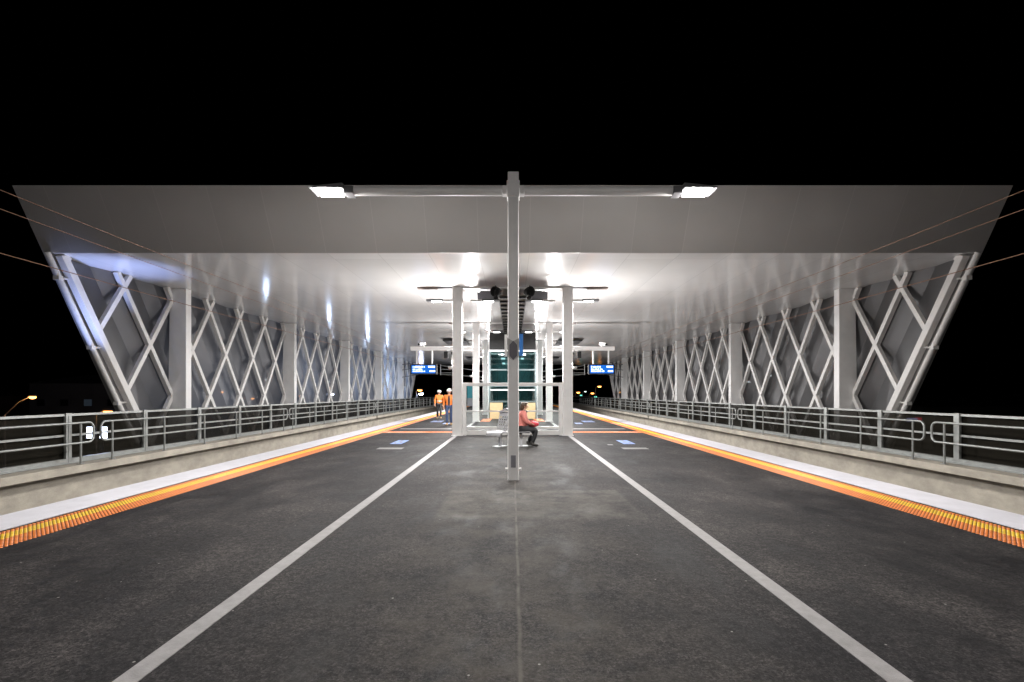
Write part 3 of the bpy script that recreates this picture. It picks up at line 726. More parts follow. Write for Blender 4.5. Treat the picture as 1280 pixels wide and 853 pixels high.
# ------------------------------------------------------------------ ceiling equipment
for s in (-1, 1):
    t = thing('loudspeaker', 'round black horn loudspeaker hanging under the ceiling ' + ('left' if s < 0 else 'right') + ' of the cable tray', 'loudspeaker', (s * 0.62, 17.5, 5.27), group='round black loudspeakers under the ceiling')
    ax = Vector((s * 0.55, -0.8, -0.1)).normalized()
    MB().lathe([(0.06, 0.30), (0.10, 0.26), (0.16, 0.10), (0.185, -0.02), (0.19, -0.06), (0.175, -0.065), (0.10, 0.06), (0.02, 0.08)], (0, 0, 0), 20, axis=-ax).build('horn', M['black'], t, smooth=True)
    MB().tube([(0, 0.02, 0.15), (0, 0.05, 0.222)], 0.03, 8).build('mount', M['darkgrey'], t)
    MB().ell((-s * 0.02, 0.05, -0.22), (0.10, 0.12, 0.075), 12, 8).tube([(0, 0.05, -0.2), (0, 0.06, -0.06)], 0.025, 8).build('driver', M['black'], t, smooth=True)
    MB().box(s * 0.68 - 0.0, s * 1.34, 18.36, 18.62, 5.13, 5.44).build('equipment_box', M['midgrey'], bevel=0.01, origin=(s * 1.0, 18.5, 5.13), label='grey equipment box under the ceiling beside the ' + ('left' if s < 0 else 'right') + ' round loudspeaker', cat='equipment box')
    attach_to = bpy.data.objects[[o.name for o in col.objects if o.name.startswith('equipment_box')][-1]]
    MB().box(-0.25, 0.25, -0.05, 0.05, 0.31, 0.366).build('mount', M['darkgrey'], attach_to)
t = thing('cable_tray', 'dark cable tray hung along the middle of the ceiling', 'cable tray', (0, 23, 5.2))
for s in (-1, 1): MB().box(s * 0.50, s * 0.54, -4.9, 5.6, 0.0, 0.14).build('side_rail', M['darkgrey'], t)
MB().box(-0.495, 0.495, -4.9, 5.6, 0.04, 0.06).build('tray_floor', M['tray'], t)
for i in range(12): MB().box(-0.50, 0.50, -4.8 + i * 0.9, -4.62 + i * 0.9, -0.03, 0.035).build('rung', M['black'], t)
hg = MB()
for i in range(5):
    for s in (-1, 1): hg.box(s * 0.515, s * 0.525, -4 + i * 2.2, -3.97 + i * 2.2, 0.13, 0.296)
hg.build('hanger', M['darkgrey'], t)
for s in (-1, 1):
    for y, lab in ((34.6, 'nearer'), (52.0, 'farther')):
        o = MB().box(s * 3.3, s * 5.0, y, y + 3.0, 5.36, 5.42).build('ceiling_vent', M['black'], origin=(s * 4.2, y + 1.5, 5.4), label='black louvred vent panel under the ceiling, the ' + lab + ' one on the ' + ('left' if s < 0 else 'right'), cat='vent', group='black vent panels under the ceiling')
        lv = MB()
        for i in range(9): lv.box(-0.8, 0.8, -1.4 + i * 0.32, -1.25 + i * 0.32, -0.062, -0.042)
        for i in range(2): lv.box(-0.7 + i * 1.3, -0.6 + i * 1.3, -0.05, 0.05, 0.02, 0.098)
        lv.build('louvres', M['darkgrey'], o)

# train information screens on cantilever beams
for s in (-1, 1):
    side = 'left' if s < 0 else 'right'
    y = 27.3
    t = thing('sign_beam', 'white beam reaching out from the second ' + side + ' column to carry a screen', 'beam', (s * 2.27, y, 4.0))
    attach(t, MB().box(s * 2.26, s * 5.75, y - 0.11, y + 0.11, 4.0, 4.22).build('beam', M['white_steel'], bevel=0.01))
    for x in (5.42, 4.55):
        attach(t, MB().tube([(s * x, y, 4.0), (s * x, y, 3.24)], 0.05, 10).build('drop_rod', M['white_steel'], smooth=True))
    c = thing('information_screen', 'blue and white train information screen hanging on the ' + side, 'screen', (s * 5.02, y, 3.2))
    case = MB().box(-0.75, 0.75, -0.10, 0.10, -0.55, 0.03).build('casing', M['black'], c, bevel=0.012)
    MB().box(-0.67, 0.67, -0.108, -0.102, -0.49, -0.03).build('display', M['screen'], c)
    tx = MB(); rr = random.Random(5 + s)
    for row, (z0, h) in enumerate(((-0.17, 0.10), (-0.29, 0.075), (-0.41, 0.09))):
        xx = -0.60
        end = [0.10, -0.02, 0.05][row] if s < 0 else [-0.12, 0.05, 0.12][row]
        while xx < end:
            ww = rr.uniform(0.035, 0.07); tx.box(xx, xx + ww, -0.112, -0.1085, z0, z0 + h * rr.uniform(0.7, 1)); xx += ww + rr.choice([0.012, 0.012, 0.012, 0.05])
        xx = [0.27, 0.30, 0.34][row]
        if row != 1:
            while xx < 0.60:
                ww = rr.uniform(0.05, 0.07); tx.box(xx, xx + ww, -0.112, -0.1085, z0, z0 + h); xx += ww + 0.012
    tx.build('lettering', M['screen_text'], c)
    # camera on the beam
    cm = thing('security_camera', 'small white security camera on top of the ' + side + ' screen beam', 'camera', (s * 4.95, y - 0.02, 4.222))
    MB().bar((-s * 0.0 - 0.0, 0.1, 0.17), (s * 0.26, -0.3, 0.10), 0.15, 0.14, side=(0, 0, 1)).build('body', M['white_steel'], cm, bevel=0.02)
    MB().tube([(s * 0.05, 0, 0.0), (s * 0.08, 0, 0.12)], 0.035, 8).build('mount', M['white_steel'], cm, smooth=True)
    MB().tube([(s * 0.255, -0.29, 0.10), (s * 0.29, -0.35, 0.092)], 0.06, 10).build('eye', M['black'], cm, smooth=True)
    sp_ = thing('box_loudspeaker', 'small black box loudspeaker under the ' + side + ' screen beam', 'loudspeaker', (s * 3.75, y - 0.02, 3.99))
    MB().box(-0.11, 0.11, -0.12, 0.12, -0.42, -0.05).build('cabinet', M['black'], sp_, bevel=0.012)
    MB().box(-0.03, 0.03, -0.03, 0.03, -0.05, 0.006).build('mount', M['darkgrey'], sp_)
    sl_ = thing('floodlight', 'small round black spotlight beside the box loudspeaker on the ' + side, 'spotlight', (s * 3.35, y - 0.02, 3.99))
    MB().lathe([(0.05, 0.16), (0.09, 0.12), (0.11, -0.06), (0.10, -0.08), (0.03, -0.05)], (0, -0.05, -0.14), 14, axis=(-s * 0.4, 0.75, 0.35)).build('cabinet', M['black'], sl_, smooth=True)
    MB().tube([(0, 0, -0.08), (0, 0, 0.006)], 0.03, 8).build('mount', M['white_steel'], sl_)

# ------------------------------------------------------------------ glass windbreak between the first columns
wb = thing('glass_windbreak', 'glass windbreak screen in a white frame between the nearest canopy columns', 'windbreak', (0, 18.2, 0))
def wbar(x0, x1, z0, z1, name='frame', dpt=0.05): MB().box(x0, x1, -dpt, dpt, z0, z1).build(name, M['white_steel'], wb, bevel=0.006)
for s in (-1, 1):
    wbar(s * 1.74, s * 1.88, 0, 1.985)
wbar(-1.735, 1.735, 1.86, 1.98); wbar(-1.735, 1.735, 0.885, 0.935, dpt=0.03); wbar(-1.735, 1.735, 0.24, 0.33); wbar(-1.735, 1.735, 0.02, 0.20, dpt=0.045)
for a, b in ((-1.73, -0.02), (0.02, 1.73)):
    MB().box(a, b, -0.006, 0.006, 0.94, 1.855).build('glass_pane', M['glass'], wb)
    MB().box(a, b, -0.006, 0.006, 0.335, 0.88).build('glass_pane', M['glass'], wb)
wbar(-0.03, 0.03, 0.335, 1.855, 'mullion', 0.025)

# ------------------------------------------------------------------ lift tower
lf = thing('lift_tower', 'green glass lift shaft with black head under the canopy', 'lift', (0, 31.6, 0))
LX, LYa, LYb = 1.46, -1.2, 1.4
MB().box(-LX, LX, LYa, LYb, 4.32, 5.488).build('black_head', M['black'], lf, bevel=0.01)
MB().box(-LX, LX, LYa - 0.02, LYa + 0.1, 4.22, 4.315).build('head_trim', M['white_steel'], lf)
fr = MB()
for x in (-LX, LX):
    for yv in (LYa, LYb): fr.box(x - 0.06, x + 0.06, yv - 0.06, yv + 0.06, 0, 4.21)
for z in (0.03, 1.02, 2.0, 3.02):
    fr.box(-LX + 0.061, LX - 0.061, LYa - 0.04, LYa + 0.04, z, z + 0.09)
    for x in (-LX, LX): fr.box(x - 0.04, x + 0.04, LYa + 0.061, LYb - 0.061, z, z + 0.09)
for x in (-0.72, 0.0, 0.72): fr.box(x - 0.025, x + 0.025, LYa - 0.03, LYa + 0.03, 0.13, 1.01); 
fr.build('frame', M['lift_frame'], lf)
MB().box(-LX + 0.07, LX - 0.07, LYa - 0.07, LYa - 0.045, 1.76, 1.84).build('handrail_bar', M['white_steel'], lf)
for x in (-LX - 0.075, LX + 0.075): MB().box(x - 0.012, x + 0.012, LYa - 0.09, LYa - 0.064, 0.02, 4.2).build('corner_strip', M['white_steel'], lf)
gp = MB().box(-LX + 0.06, LX - 0.06, LYa - 0.01, LYa + 0.01, 0.12, 4.2)
for x in (-LX, LX): gp.box(x - 0.01, x + 0.01, LYa + 0.06, LYb - 0.06, 0.12, 4.2)
gp.build('glass_walls', M['lift_glass'], lf)
MB().box(-LX + 0.065, LX - 0.065, LYb - 0.05, LYb + 0.01, 0.01, 4.21).build('back_wall', M['lift_wall'], lf)
eq = MB()
for x in (-1.0, -0.45, 0.5, 1.05): eq.box(x - 0.05, x + 0.05, 0.9, 1.0, 0.05, 4.2)
for x0, z0, x1, z1 in ((-1.0, 0.4, -0.45, 1.5), (-0.45, 1.5, -1.0, 2.6), (0.5, 2.2, 1.05, 3.4), (1.05, 0.5, 0.5, 2.0)): eq.bar((x0, 0.85, z0), (x1, 0.85, z1), 0.06, 0.05, side=(0, 1, 0))
eq.box(-0.35, 0.42, 0.2, 0.9, 2.95, 3.15)
eq.build('guide_rails', M['lift_frame'], lf)
area_light('lift_light', (0, 31.5, 4.18), 1.6, 0.8, 22, (0.78, 0.95, 1.0))
ll = MB()  # glowing plates imitate lamp reflections in the shaft glass
for x, z in ((-0.62, 3.95), (-0.55, 3.62), (0.6, 3.95)): ll.box(x - 0.16, x + 0.16, 1.30, 1.34, z - 0.05, z + 0.05)
ll.build('glass_reflection', emis('glass_reflection', (0.85, 0.97, 1), 2.2), lf)
for s, lab in ((-1, 'plywood sheet standing at the foot of the lift, behind the empty bench'), (1, 'plywood sheet standing at the foot of the lift, behind the seated person')):
    b = MB().box(-0.40, 0.40, 0, 0.022, 0.0, 1.0).build('plywood_board', M['ply'], label=lab, cat='plywood board', group='plywood sheets before the lift')
    b.location = (s * 1.02, 30.1, 0.0); b.rotation_euler = (R(-4), 0, 0)

# ------------------------------------------------------------------ benches
def make_bench(loc, rz, label):
    t = thing('bench', label, 'bench', loc, rz, group='perforated steel benches behind the lamp post')
    Wd = 0.56
    ss = MB()   # seat: curved sheet, faces -Y
    prof = [(-0.275, 0.33), (-0.268, 0.385), (-0.24, 0.43), (-0.18, 0.45), (0.0, 0.44), (0.16, 0.435), (0.21, 0.45)]
    for (y0, z0), (y1, z1) in zip(prof, prof[1:]): ss.bar((0, y0, z0), (0, y1, z1), Wd, 0.014, side=(1, 0, 0))
    ss.build('seat', M['bench'], t)
    bk = MB(); y0, z0, y1, z1 = 0.23, 0.50, 0.38, 1.0
    dy, dz_ = y1 - y0, z1 - z0
    def q(u, v): return (-Wd / 2 + Wd * u, y0 + dy * v, z0 + dz_ * v)
    n = 6
    for i in range(n + 1):
        u = 0.04 + 0.92 * i / n; bk.bar(q(u, 0.04), q(u, 0.80), 0.035, 0.012, side=(1, 0, 0))
    for j in range(6):
        v_ = 0.05 + 0.75 * j / 5; bk.bar(q(0.02, v_), q(0.98, v_), 0.0135, 0.03, side=(0, 1, -0.3))
    bk.bar(q(0.0, 0.9), q(1.0, 0.9), 0.016, 0.11, side=(0, 1, -0.3))
    bk.build('backrest', M['bench'], t)
    lg = MB().bar((0, 0.05, 0.02), (0, 0.05, 0.43), 0.07, 0.09).bar((0, -0.2, 0.405), (0, 0.26, 0.42), 0.06, 0.04).bar((0, 0.22, 0.40), (0, 0.33, 0.75), 0.06, 0.03)
    lg.build('leg', M['bench'], t, bevel=0.006)
    MB().box(-0.13, 0.13, -0.16, 0.26, 0.0, 0.018).build('base_plate', M['bench'], t, bevel=0.004)
    return t
make_bench((-0.40, 14.35, 0), R(-38), 'empty grey perforated steel bench left of the lamp post')
make_bench((0.30, 14.45, 0), R(90), 'grey steel bench with a person sitting on it')
# folded white sheet over the top of the empty bench
pp = MB()
import itertools
pts = [(-0.22, -0.06, 0.0), (-0.08, -0.07, 0.05), (0.05, -0.06, 0.12), (0.2, -0.05, 0.03), (-0.2, 0.08, -0.03), (-0.06, 0.09, 0.06), (0.06, 0.08, 0.10), (0.21, 0.09, 0.0)]
pp.add(pts + [(x, y, z - 0.012) for x, y, z in pts], [(0, 1, 5, 4), (1, 2, 6, 5), (2, 3, 7, 6), (8, 12, 13, 9), (9, 13, 14, 10), (10, 14, 15, 11), (0, 4, 12, 8), (3, 11, 15, 7), (0, 8, 9, 1), (1, 9, 10, 2), (2, 10, 11, 3), (4, 5, 13, 12), (5, 6, 14, 13), (6, 7, 15, 14)])
o = pp.build('paper_sheet', M['paper'], label='white folded sheet draped over the top of the empty bench', cat='paper'); o.location = (-0.22, 14.62, 1.025); o.rotation_euler = (0, 0, R(-30))

# ------------------------------------------------------------------ people
def skin_mesh(name, verts, edges, mats, root=0, sub=2):
    me = bpy.data.meshes.new(name + '_rig'); me.from_pydata([v[0] for v in verts], edges, [])
    ob = bpy.data.objects.new(name + '_rig', me); col.objects.link(ob)
    ob.modifiers.new('skin', 'SKIN')
    sl = me.skin_vertices
    if not sl:
        bm = bmesh.new(); bm.from_mesh(me); bm.verts.layers.skin.verify(); bm.to_mesh(me); bm.free(); sl = me.skin_vertices
    for i, v in enumerate(verts):
        r = v[1]; sl[0].data[i].radius = r if isinstance(r, tuple) else (r, r)
        sl[0].data[i].use_root = (i == root)
    sb = ob.modifiers.new('sub', 'SUBSURF'); sb.levels = sub; sb.render_levels = sub
    dg = bpy.context.evaluated_depsgraph_get(); dg.update()
    m2 = bpy.data.meshes.new_from_object(ob.evaluated_get(dg))
    bpy.data.objects.remove(ob); bpy.data.meshes.remove(me)
    m2.name = name; m2.materials.clear()
    for m in mats: m2.materials.append(m)
    m2.polygons.foreach_set('use_smooth', [True] * len(m2.polygons)); m2.polygons.foreach_set('material_index', [0] * len(m2.polygons))
    return m2

class Rig:
    def __init__(self): self.v = []; self.e = []
    def p(self, co_, r, link=None):
        self.v.append((co_, r)); i = len(self.v) - 1
        if link is not None: self.e.append((link, i))
        return i

def lerp(a, b, t): return tuple(a[i] + (b[i] - a[i]) * t for i in range(3))

def person(J, label, loc, rz, clothes, face_dir=(0, -1, 0)):
    t = thing('person', label, 'person', loc, rz)
    rg = Rig()
    pel = rg.p(J['pelvis'], (0.135, 0.10)); sp1 = rg.p(J['spine'], (0.125, 0.095), pel); ch = rg.p(J['chest'], (0.145, 0.105), sp1)
    nk = rg.p(J['neck'], 0.058, ch); hb = rg.p(lerp(J['neck'], J['head'], 0.55), 0.062, nk); hd = rg.p(J['head'], (0.082, 0.095), hb); rg.p(J['crown'], (0.06, 0.07), hd)
    hands = []
    for s, S in ((-1, 'l'), (1, 'r')):
        sh = rg.p(J['sh' + S], 0.062, ch); el = rg.p(J['el' + S], 0.044, sh); wr = rg.p(J['wr' + S], 0.029, el)
        hv = Vector(J['ha' + S]) - Vector(J['wr' + S]); hn = hv.normalized(); wr_ = Vector(J['wr' + S])
        side = hn.cross(Vector((0, 0, 1)) if abs(hn.z) < 0.8 else Vector((0, 1, 0))).normalized()
        curl = side.cross(hn).normalized()
        pm = rg.p(tuple(wr_ + hn * 0.055), (0.036, 0.022), wr)
        for k, (off, ln) in enumerate(((-0.033, 0.062), (-0.011, 0.075), (0.011, 0.07), (0.032, 0.055))):
            b0 = rg.p(tuple(wr_ + hn * 0.095 + side * off), 0.010, pm)
            b1 = rg.p(tuple(wr_ + hn * (0.095 + ln * 0.55) + side * off * 1.1 - curl * 0.012), 0.009, b0)
            rg.p(tuple(wr_ + hn * (0.095 + ln * 0.9) + side * off * 1.1 - curl * 0.038), 0.0075, b1)
        tb = rg.p(tuple(wr_ + hn * 0.05 - side * 0.045 - curl * 0.01), 0.011, pm); rg.p(tuple(wr_ + hn * 0.10 - side * 0.06 - curl * 0.025), 0.009, tb)
        hp_ = rg.p(J['hip' + S], (0.09, 0.095), pel); kn = rg.p(J['kn' + S], 0.058, hp_); cf = rg.p(lerp(J['kn' + S], J['an' + S], 0.35), 0.056, kn); an = rg.p(J['an' + S], 0.038, cf)
        tv = Vector(J['to' + S]); rg.p(tuple(tv), (0.042, 0.026), an)
    me = skin_mesh('body', rg.v, rg.e, [M['skin'], M['hair'], M['paper']])
    # facial features joined into the body mesh
    fd = Vector(face_dir).normalized(); up = (Vector(J['crown']) - Vector(J['neck'])).normalized(); sd = fd.cross(up).normalized(); hc = Vector(J['head'])
    fm = MB()
    fm.ell(hc + fd * 0.108 - up * 0.012, (0.014, 0.02, 0.024), 8, 6, 0)
    for s in (-1, 1):
        fm.ell(hc + fd * 0.088 + up * 0.018 + sd * s * 0.034, (0.013, 0.013, 0.008), 8, 6, 2)
        fm.ell(hc + fd * 0.099 + up * 0.018 + sd * s * 0.034, (0.006, 0.006, 0.006), 6, 4, 1)
        fm.ell(hc + fd * 0.092 + up * 0.04 + sd * s * 0.034, (0.018, 0.014, 0.004), 8, 4, 1)
        fm.ell(hc + sd * s * 0.088 - up * 0.005 - fd * 0.01, (0.014, 0.02, 0.03), 8, 6, 0)
    fm.ell(hc + fd * 0.09 - up * 0.055, (0.025, 0.012, 0.006), 8, 4, 1)
    bm = bmesh.new(); bm.from_mesh(me)
    base = [bm.verts.new(v) for v in fm.v]
    for fc, mi in zip(fm.f, fm.mi):
        nf = bm.faces.new([base[i] for i in fc]); nf.material_index = mi; nf.smooth = True
    bm.to_mesh(me); bm.free()
    b = bpy.data.objects.new('body', me); col.objects.link(b); b.parent = t
    def garment(name, rig, m, root=0):
        mg = skin_mesh(name, rig.v, rig.e, [m], root); o = bpy.data.objects.new(name, mg); col.objects.link(o); o.parent = t; return o
    # jacket
    g1 = Rig(); k = clothes.get('bulk', 1.0); dp = clothes.get('deep', 1.0); tk = clothes.get('thick', 1.0)
    hem = lerp(J['pelvis'], J['spine'], clothes.get('hem', -0.35)); a = g1.p(hem, (0.172 * k, 0.135 * k * dp)); a = g1.p(lerp(J['pelvis'], J['spine'], 0.25), (0.165 * k, 0.125 * k * dp), a); b1 = g1.p(J['spine'], (0.16 * k, 0.12 * k * dp), a); c1 = g1.p(J['chest'], (0.17 * k, 0.125 * k * dp), b1); g1.p(lerp(J['chest'], J['neck'], 0.75), 0.085, c1)
    for S in 'lr':
        x = g1.p(J['sh' + S], 0.082 * k, c1); x = g1.p(J['el' + S], 0.063 * k, x); g1.p(lerp(J['el' + S], J['wr' + S], 0.92), 0.046 * k, x)
    garment('jacket', g1, clothes['jacket'])
    # trousers
    g2 = Rig(); a = g2.p(lerp(J['pelvis'], J['spine'], 0.12), (0.148, 0.112))
    for S in 'lr':
        x = g2.p(J['hip' + S], (0.105 * tk, 0.11 * tk), a); x = g2.p(lerp(J['hip' + S], J['kn' + S], 0.5), 0.095 * tk, x); x = g2.p(J['kn' + S], 0.075 * tk, x); g2.p(lerp(J['kn' + S], J['an' + S], 1.0), 0.068, x)
    garment('trousers', g2, clothes['trousers'])
    for S in 'lr':
        g3 = Rig(); av, tv = Vector(J['an' + S]), Vector(J['to' + S]); d = (tv - av); d.z = 0; d = d.normalized()
        a = g3.p(tuple(av + Vector((0, 0, 0.09))), 0.062); x = g3.p((av.x - d.x * 0.03, av.y - d.y * 0.03, av.z - 0.03), (0.062, 0.066), a); g3.p((tv.x + d.x * 0.03, tv.y + d.y * 0.03, tv.z + 0.016), (0.062, 0.05), x)
        garment('shoe', g3, clothes['shoes'])
    return t

def standing(stride=0.22, ph=1, h=1.0):
    J = dict(pelvis=(0, 0, .97), spine=(0, -.01, 1.16), chest=(0, 0, 1.36), neck=(0, -.01, 1.52), head=(0, -.03, 1.655), crown=(0, -.03, 1.72))
    for s, S in ((-1, 'l'), (1, 'r')):
        k = ph * s
        J['sh' + S] = (s * .19, 0, 1.44); J['el' + S] = (s * .265, .03 + .05 * k, 1.16); J['wr' + S] = (s * .26, -.08 + .12 * k, .93); J['ha' + S] = (s * .255, -.12 + .14 * k, .80)
        J['hip' + S] = (s * .095, 0, .93); J['kn' + S] = (s * .10, -.06 - .09 * k, .52); J['an' + S] = (s * .10, .0 - stride * k, .095); J['to' + S] = (s * .115, -.17 - stride * k, .032)
    if h != 1.0:
        for kk in J: J[kk] = tuple(x * h for x in J[kk])
    return J
def helmet(t, c, m):
    hm = MB().lathe([(0.126, 0.0), (0.122, 0.03), (0.108, 0.075), (0.075, 0.115), (0.03, 0.132), (0.004, 0.135)], c, 18)
    hm.ell((c[0], c[1] - 0.09, c[2] + 0.006), (0.105, 0.10, 0.012), 16, 6)
    hm.bar((c[0], c[1] - 0.1, c[2] + 0.085), (c[0], c[1] + 0.1, c[2] + 0.085), 0.03, 0.10)
    hm.build('helmet', m, t, smooth=True)
def tape(t, z, r=(0.186, 0.142), bulk=1.0, cy_=-.005):
    mb = MB(); n = 24; vs = []
    for zz in (z - 0.025, z + 0.025):
        for j in range(n): a = 2 * PI * j / n; vs.append((r[0] * math.cos(a), cy_ + r[1] * math.sin(a), zz))
    mb.add(vs, [(j, (j + 1) % n, (j + 1) % n + n, j + n) for j in range(n)]); o = mb.build('reflective_band', M['reflective'], t, smooth=True, recalc=True)
    return o
w1 = person(standing(0.16, 1, 0.985), 'worker in white helmet, orange hi-vis jacket and dark trousers walking farther from the column', (-4.62, 30.4, 0.0), R(8), dict(jacket=M['hivis'], trousers=M['trousers'], shoes=M['boots'], bulk=1.08))
helmet(w1, (0, -.03, 1.665), M['helmet']); tape(w1, 1.10)
w2 = person(standing(0.13, -1, 1.0), 'worker in white helmet, open orange hi-vis jacket and blue jeans beside the left column', (-3.17, 24.1, 0.0), R(5), dict(jacket=M['hivis'], trousers=M['jeans'], shoes=M['boots'], bulk=1.05))
helmet(w2, (0, -.03, 1.69), M['helmet'])
MB().prism([(-0.045, -0.150, 0.98), (0.045, -0.150, 0.98), (0.055, -0.150, 1.30), (0.03, -0.125, 1.46), (-0.03, -0.125, 1.46), (-0.055, -0.150, 1.30)], (0, 0.05, 0)).build('shirt', M['tshirt'], w2, bevel=0.008)
J = dict(pelvis=(0, 0, .53), spine=(0, -.03, .73), chest=(0, -.06, .92), neck=(0, -.08, 1.08), head=(0, -.12, 1.20), crown=(0, -.125, 1.265))
for s, S in ((-1, 'l'), (1, 'r')):
    J['sh' + S] = (s * .18, -.06, 1.0); J['el' + S] = (s * .25, -.16, .74); J['wr' + S] = (s * .13, -.34, .66); J['ha' + S] = (s * .07, -.43, .64)
    J['hip' + S] = (s * .10, -.03, .52); J['kn' + S] = (s * .11, -.46, .49)
    fy = -.33 if s < 0 else -.22
    J['an' + S] = (s * .11, fy, .10); J['to' + S] = (s * .12, fy - .17, .032)
wm = person(J, 'person in a pink jacket sitting sideways on the bench, hands on a red bag', (0.25, 14.45, 0.0), R(90), dict(jacket=M['pink'], trousers=M['trousers'], shoes=M['shoes'], bulk=1.2, hem=-0.02, deep=1.35, thick=1.15))
hr = MB().ell((0, -.075, 1.225), (0.108, 0.105, 0.10), 16, 10).ell((0, -.03, 1.16), (0.098, 0.075, 0.12), 14, 8).ell((0, -.15, 1.285), (0.08, 0.06, 0.035), 12, 6)
hr.build('hair', M['hair'], wm, smooth=True)
MB().tube([(0.085 * math.cos(a), -0.075 + 0.085 * math.sin(a), 1.045 + 0.012 * math.sin(a)) for a in [2 * PI * i / 14 for i in range(14)]], 0.038, 8, closed=True).build('scarf', M['tshirt'], wm, smooth=True)
bg_ = MB().ell((0, 0, 0.085), (0.17, 0.13, 0.09), 18, 10).tube([(-0.10, 0, 0.15), (-0.07, 0, 0.2), (0.07, 0, 0.2), (0.10, 0, 0.15)], 0.012, 6)
o = bg_.build('handbag', M['bag'], smooth=True, label='round red handbag on the lap of the seated person', cat='handbag'); o.location = (0.62, 14.45, 0.575)

# ------------------------------------------------------------------ overhead wires and masts
for s in (-1, 1):
    side = 'left' if s < 0 else 'right'
    for x, z, lab, r in ((8.1, 3.80, 'lowest copper overhead wire along the {} track', 0.008), (8.1, 4.50, 'middle copper overhead wire along the {} track', 0.0065), (8.25, 4.86, 'highest copper overhead wire along the {} track', 0.0065)):
        y = -20.0; pts = []
        while y <= 96: pts.append((s * x, y, z - 0.02 * math.sin((y + 20) / 9.1 * PI) ** 2)); y += 3.0
        MB().tube(pts, r, 6).build('overhead_wire', M['wire'], smooth=True, label=lab.format(side), cat='wire', group='overhead wires above the tracks', origin=(s * x, 10, z))
    t = thing('wire_bracket', 'galvanised bracket holding the overhead wires beside the ' + side + ' screen', 'bracket', (s * 2.27, 54.7, 3.4))
    b = MB()
    y = 54.7
    b.tube([(s * 8.15, y, 4.9), (s * 8.15, y, 3.65)], 0.05, 8)
    for z0, z1 in ((4.75, 3.9), (3.75, 3.35), (4.3, 4.3), (3.9, 3.9)): b.tube([(s * 8.15, y, z0), (s * (6.0 if z0 in (4.3, 3.9) else 2.27), y, z1)], 0.035, 8)
    b.tube([(s * 6.0, y, 4.45), (s * 6.0, y, 3.75)], 0.05, 8)
    attach(t, b.build('bracket_frame', M['galv'], smooth=True))
    attach(t, MB().lathe([(0.05, 0), (0.08, 0.03), (0.05, 0.06), (0.08, 0.09), (0.05, 0.12), (0.08, 0.15), (0.05, 0.18)], (s * 7.2, y, 4.3), 12, axis=(1, 0, 0)).build('insulator', M['brown'], smooth=True))
    # raked stays at the far wall carrying wall bracket
    t = thing('wire_bracket', 'dark bracket on the far ' + side + ' lattice wall carrying cables', 'bracket', (s * 12.4, 54.2, 4.2))
    b = MB().tube([(s * 12.1, 54.2, 2.4), (s * 12.1, 54.2, 5.2)], 0.06, 8)
    for z in (3.6, 4.4, 5.0): b.tube([(s * 12.38, 54.2, z - 0.2), (s * 10.6, 54.2, z + 0.1)], 0.04, 8)
    attach(t, b.build('bracket_frame', M['darkgrey'], smooth=True))

# teal panel seen through the windbreak
t = thing('teal_hoarding', 'tall teal panel standing far along the platform, seen through the windbreak', 'hoarding', (-5.3, 60, 0))
MB().box(-0.33, 0.33, -0.03, 0.03, 1.0, 2.5).build('panel', M['teal'], t); MB().box(-0.33, 0.33, -0.035, 0.035, 0.0, 0.995).build('lower_panel', M['midgrey'], t)

# red and white marker on the right-hand fence
t = thing('marker_lamp', 'small white and red marker lamp behind the fence on the right', 'marker lamp', (11.05, 13.3, 0.80))
MB().box(-0.17, 0.06, -0.05, 0.05, 0.0, 0.10).build('white_lens', emis('marker_white', (0.6, 0.62, 1), 1.0), t); MB().box(0.065, 0.17, -0.05, 0.05, 0.02, 0.115).build('red_lens', emis('marker_red', (0.9, 0.02, 0.08), 0.9), t)
MB().box(-0.02, 0.02, -0.02, 0.02, -0.915, -0.002).build('stem', M['darkgrey'], t)

# ------------------------------------------------------------------ street lamps and houses beyond
def PX(x, y, d): return ((x - 640) * d / 604, d, H - (y - 492) * d / 604)
def street_lamp(x, y, d, m, label, arm=(-1.6, 0, -0.5), size=0.32, watts=0, colr=(1, .45, .15)):
    c = Vector(PX(x, y, d)); zg = -7.4
    t = thing('street_lamp', label, 'street lamp', (c.x + arm[0], c.y + arm[1], zg), group='street lamps beyond the station')
    hgt = c.z - zg
    MB().tube([(0, 0, 0), (0, 0, (hgt + arm[2]) * 0.5), (0, 0, hgt + arm[2])], [0.11, 0.09, 0.07], 8).build('pole', M['galv'], t, smooth=True)
    MB().tube([(0, 0, hgt + arm[2] - 0.02), (-arm[0] * 0.5, -arm[1] * .5, hgt + arm[2] * 0.35 + 0.1), (-arm[0], -arm[1], hgt + 0.12)], 0.05, 8).build('arm', M['galv'], t, smooth=True)
    h = MB().ell((-arm[0], -arm[1], hgt + 0.10), (size * 1.3, size * .8, size * 0.42), 12, 6).build('lamp_head', M['darkgrey'], t, smooth=True)
    MB().ell((-arm[0], -arm[1], hgt - 0.06), (size, size * 0.7, size * 0.55), 12, 6).build('lens', m, h, smooth=True)
    if watts: point_light('street_light', (c.x, c.y, c.z - 0.35), watts, colr, 0.2)
    return t
street_lamp(40, 496, 45, M['sodium'], 'orange street lamp on a long leaning arm at the far left of the sky', arm=(-2.6, 0, -1.7), size=0.30, watts=250)
street_lamp(134, 514, 50, M['sodium'], 'orange street lamp showing just over the left fence below the raked beam', arm=(-1.2, 0, -0.4), size=0.42, watts=250)
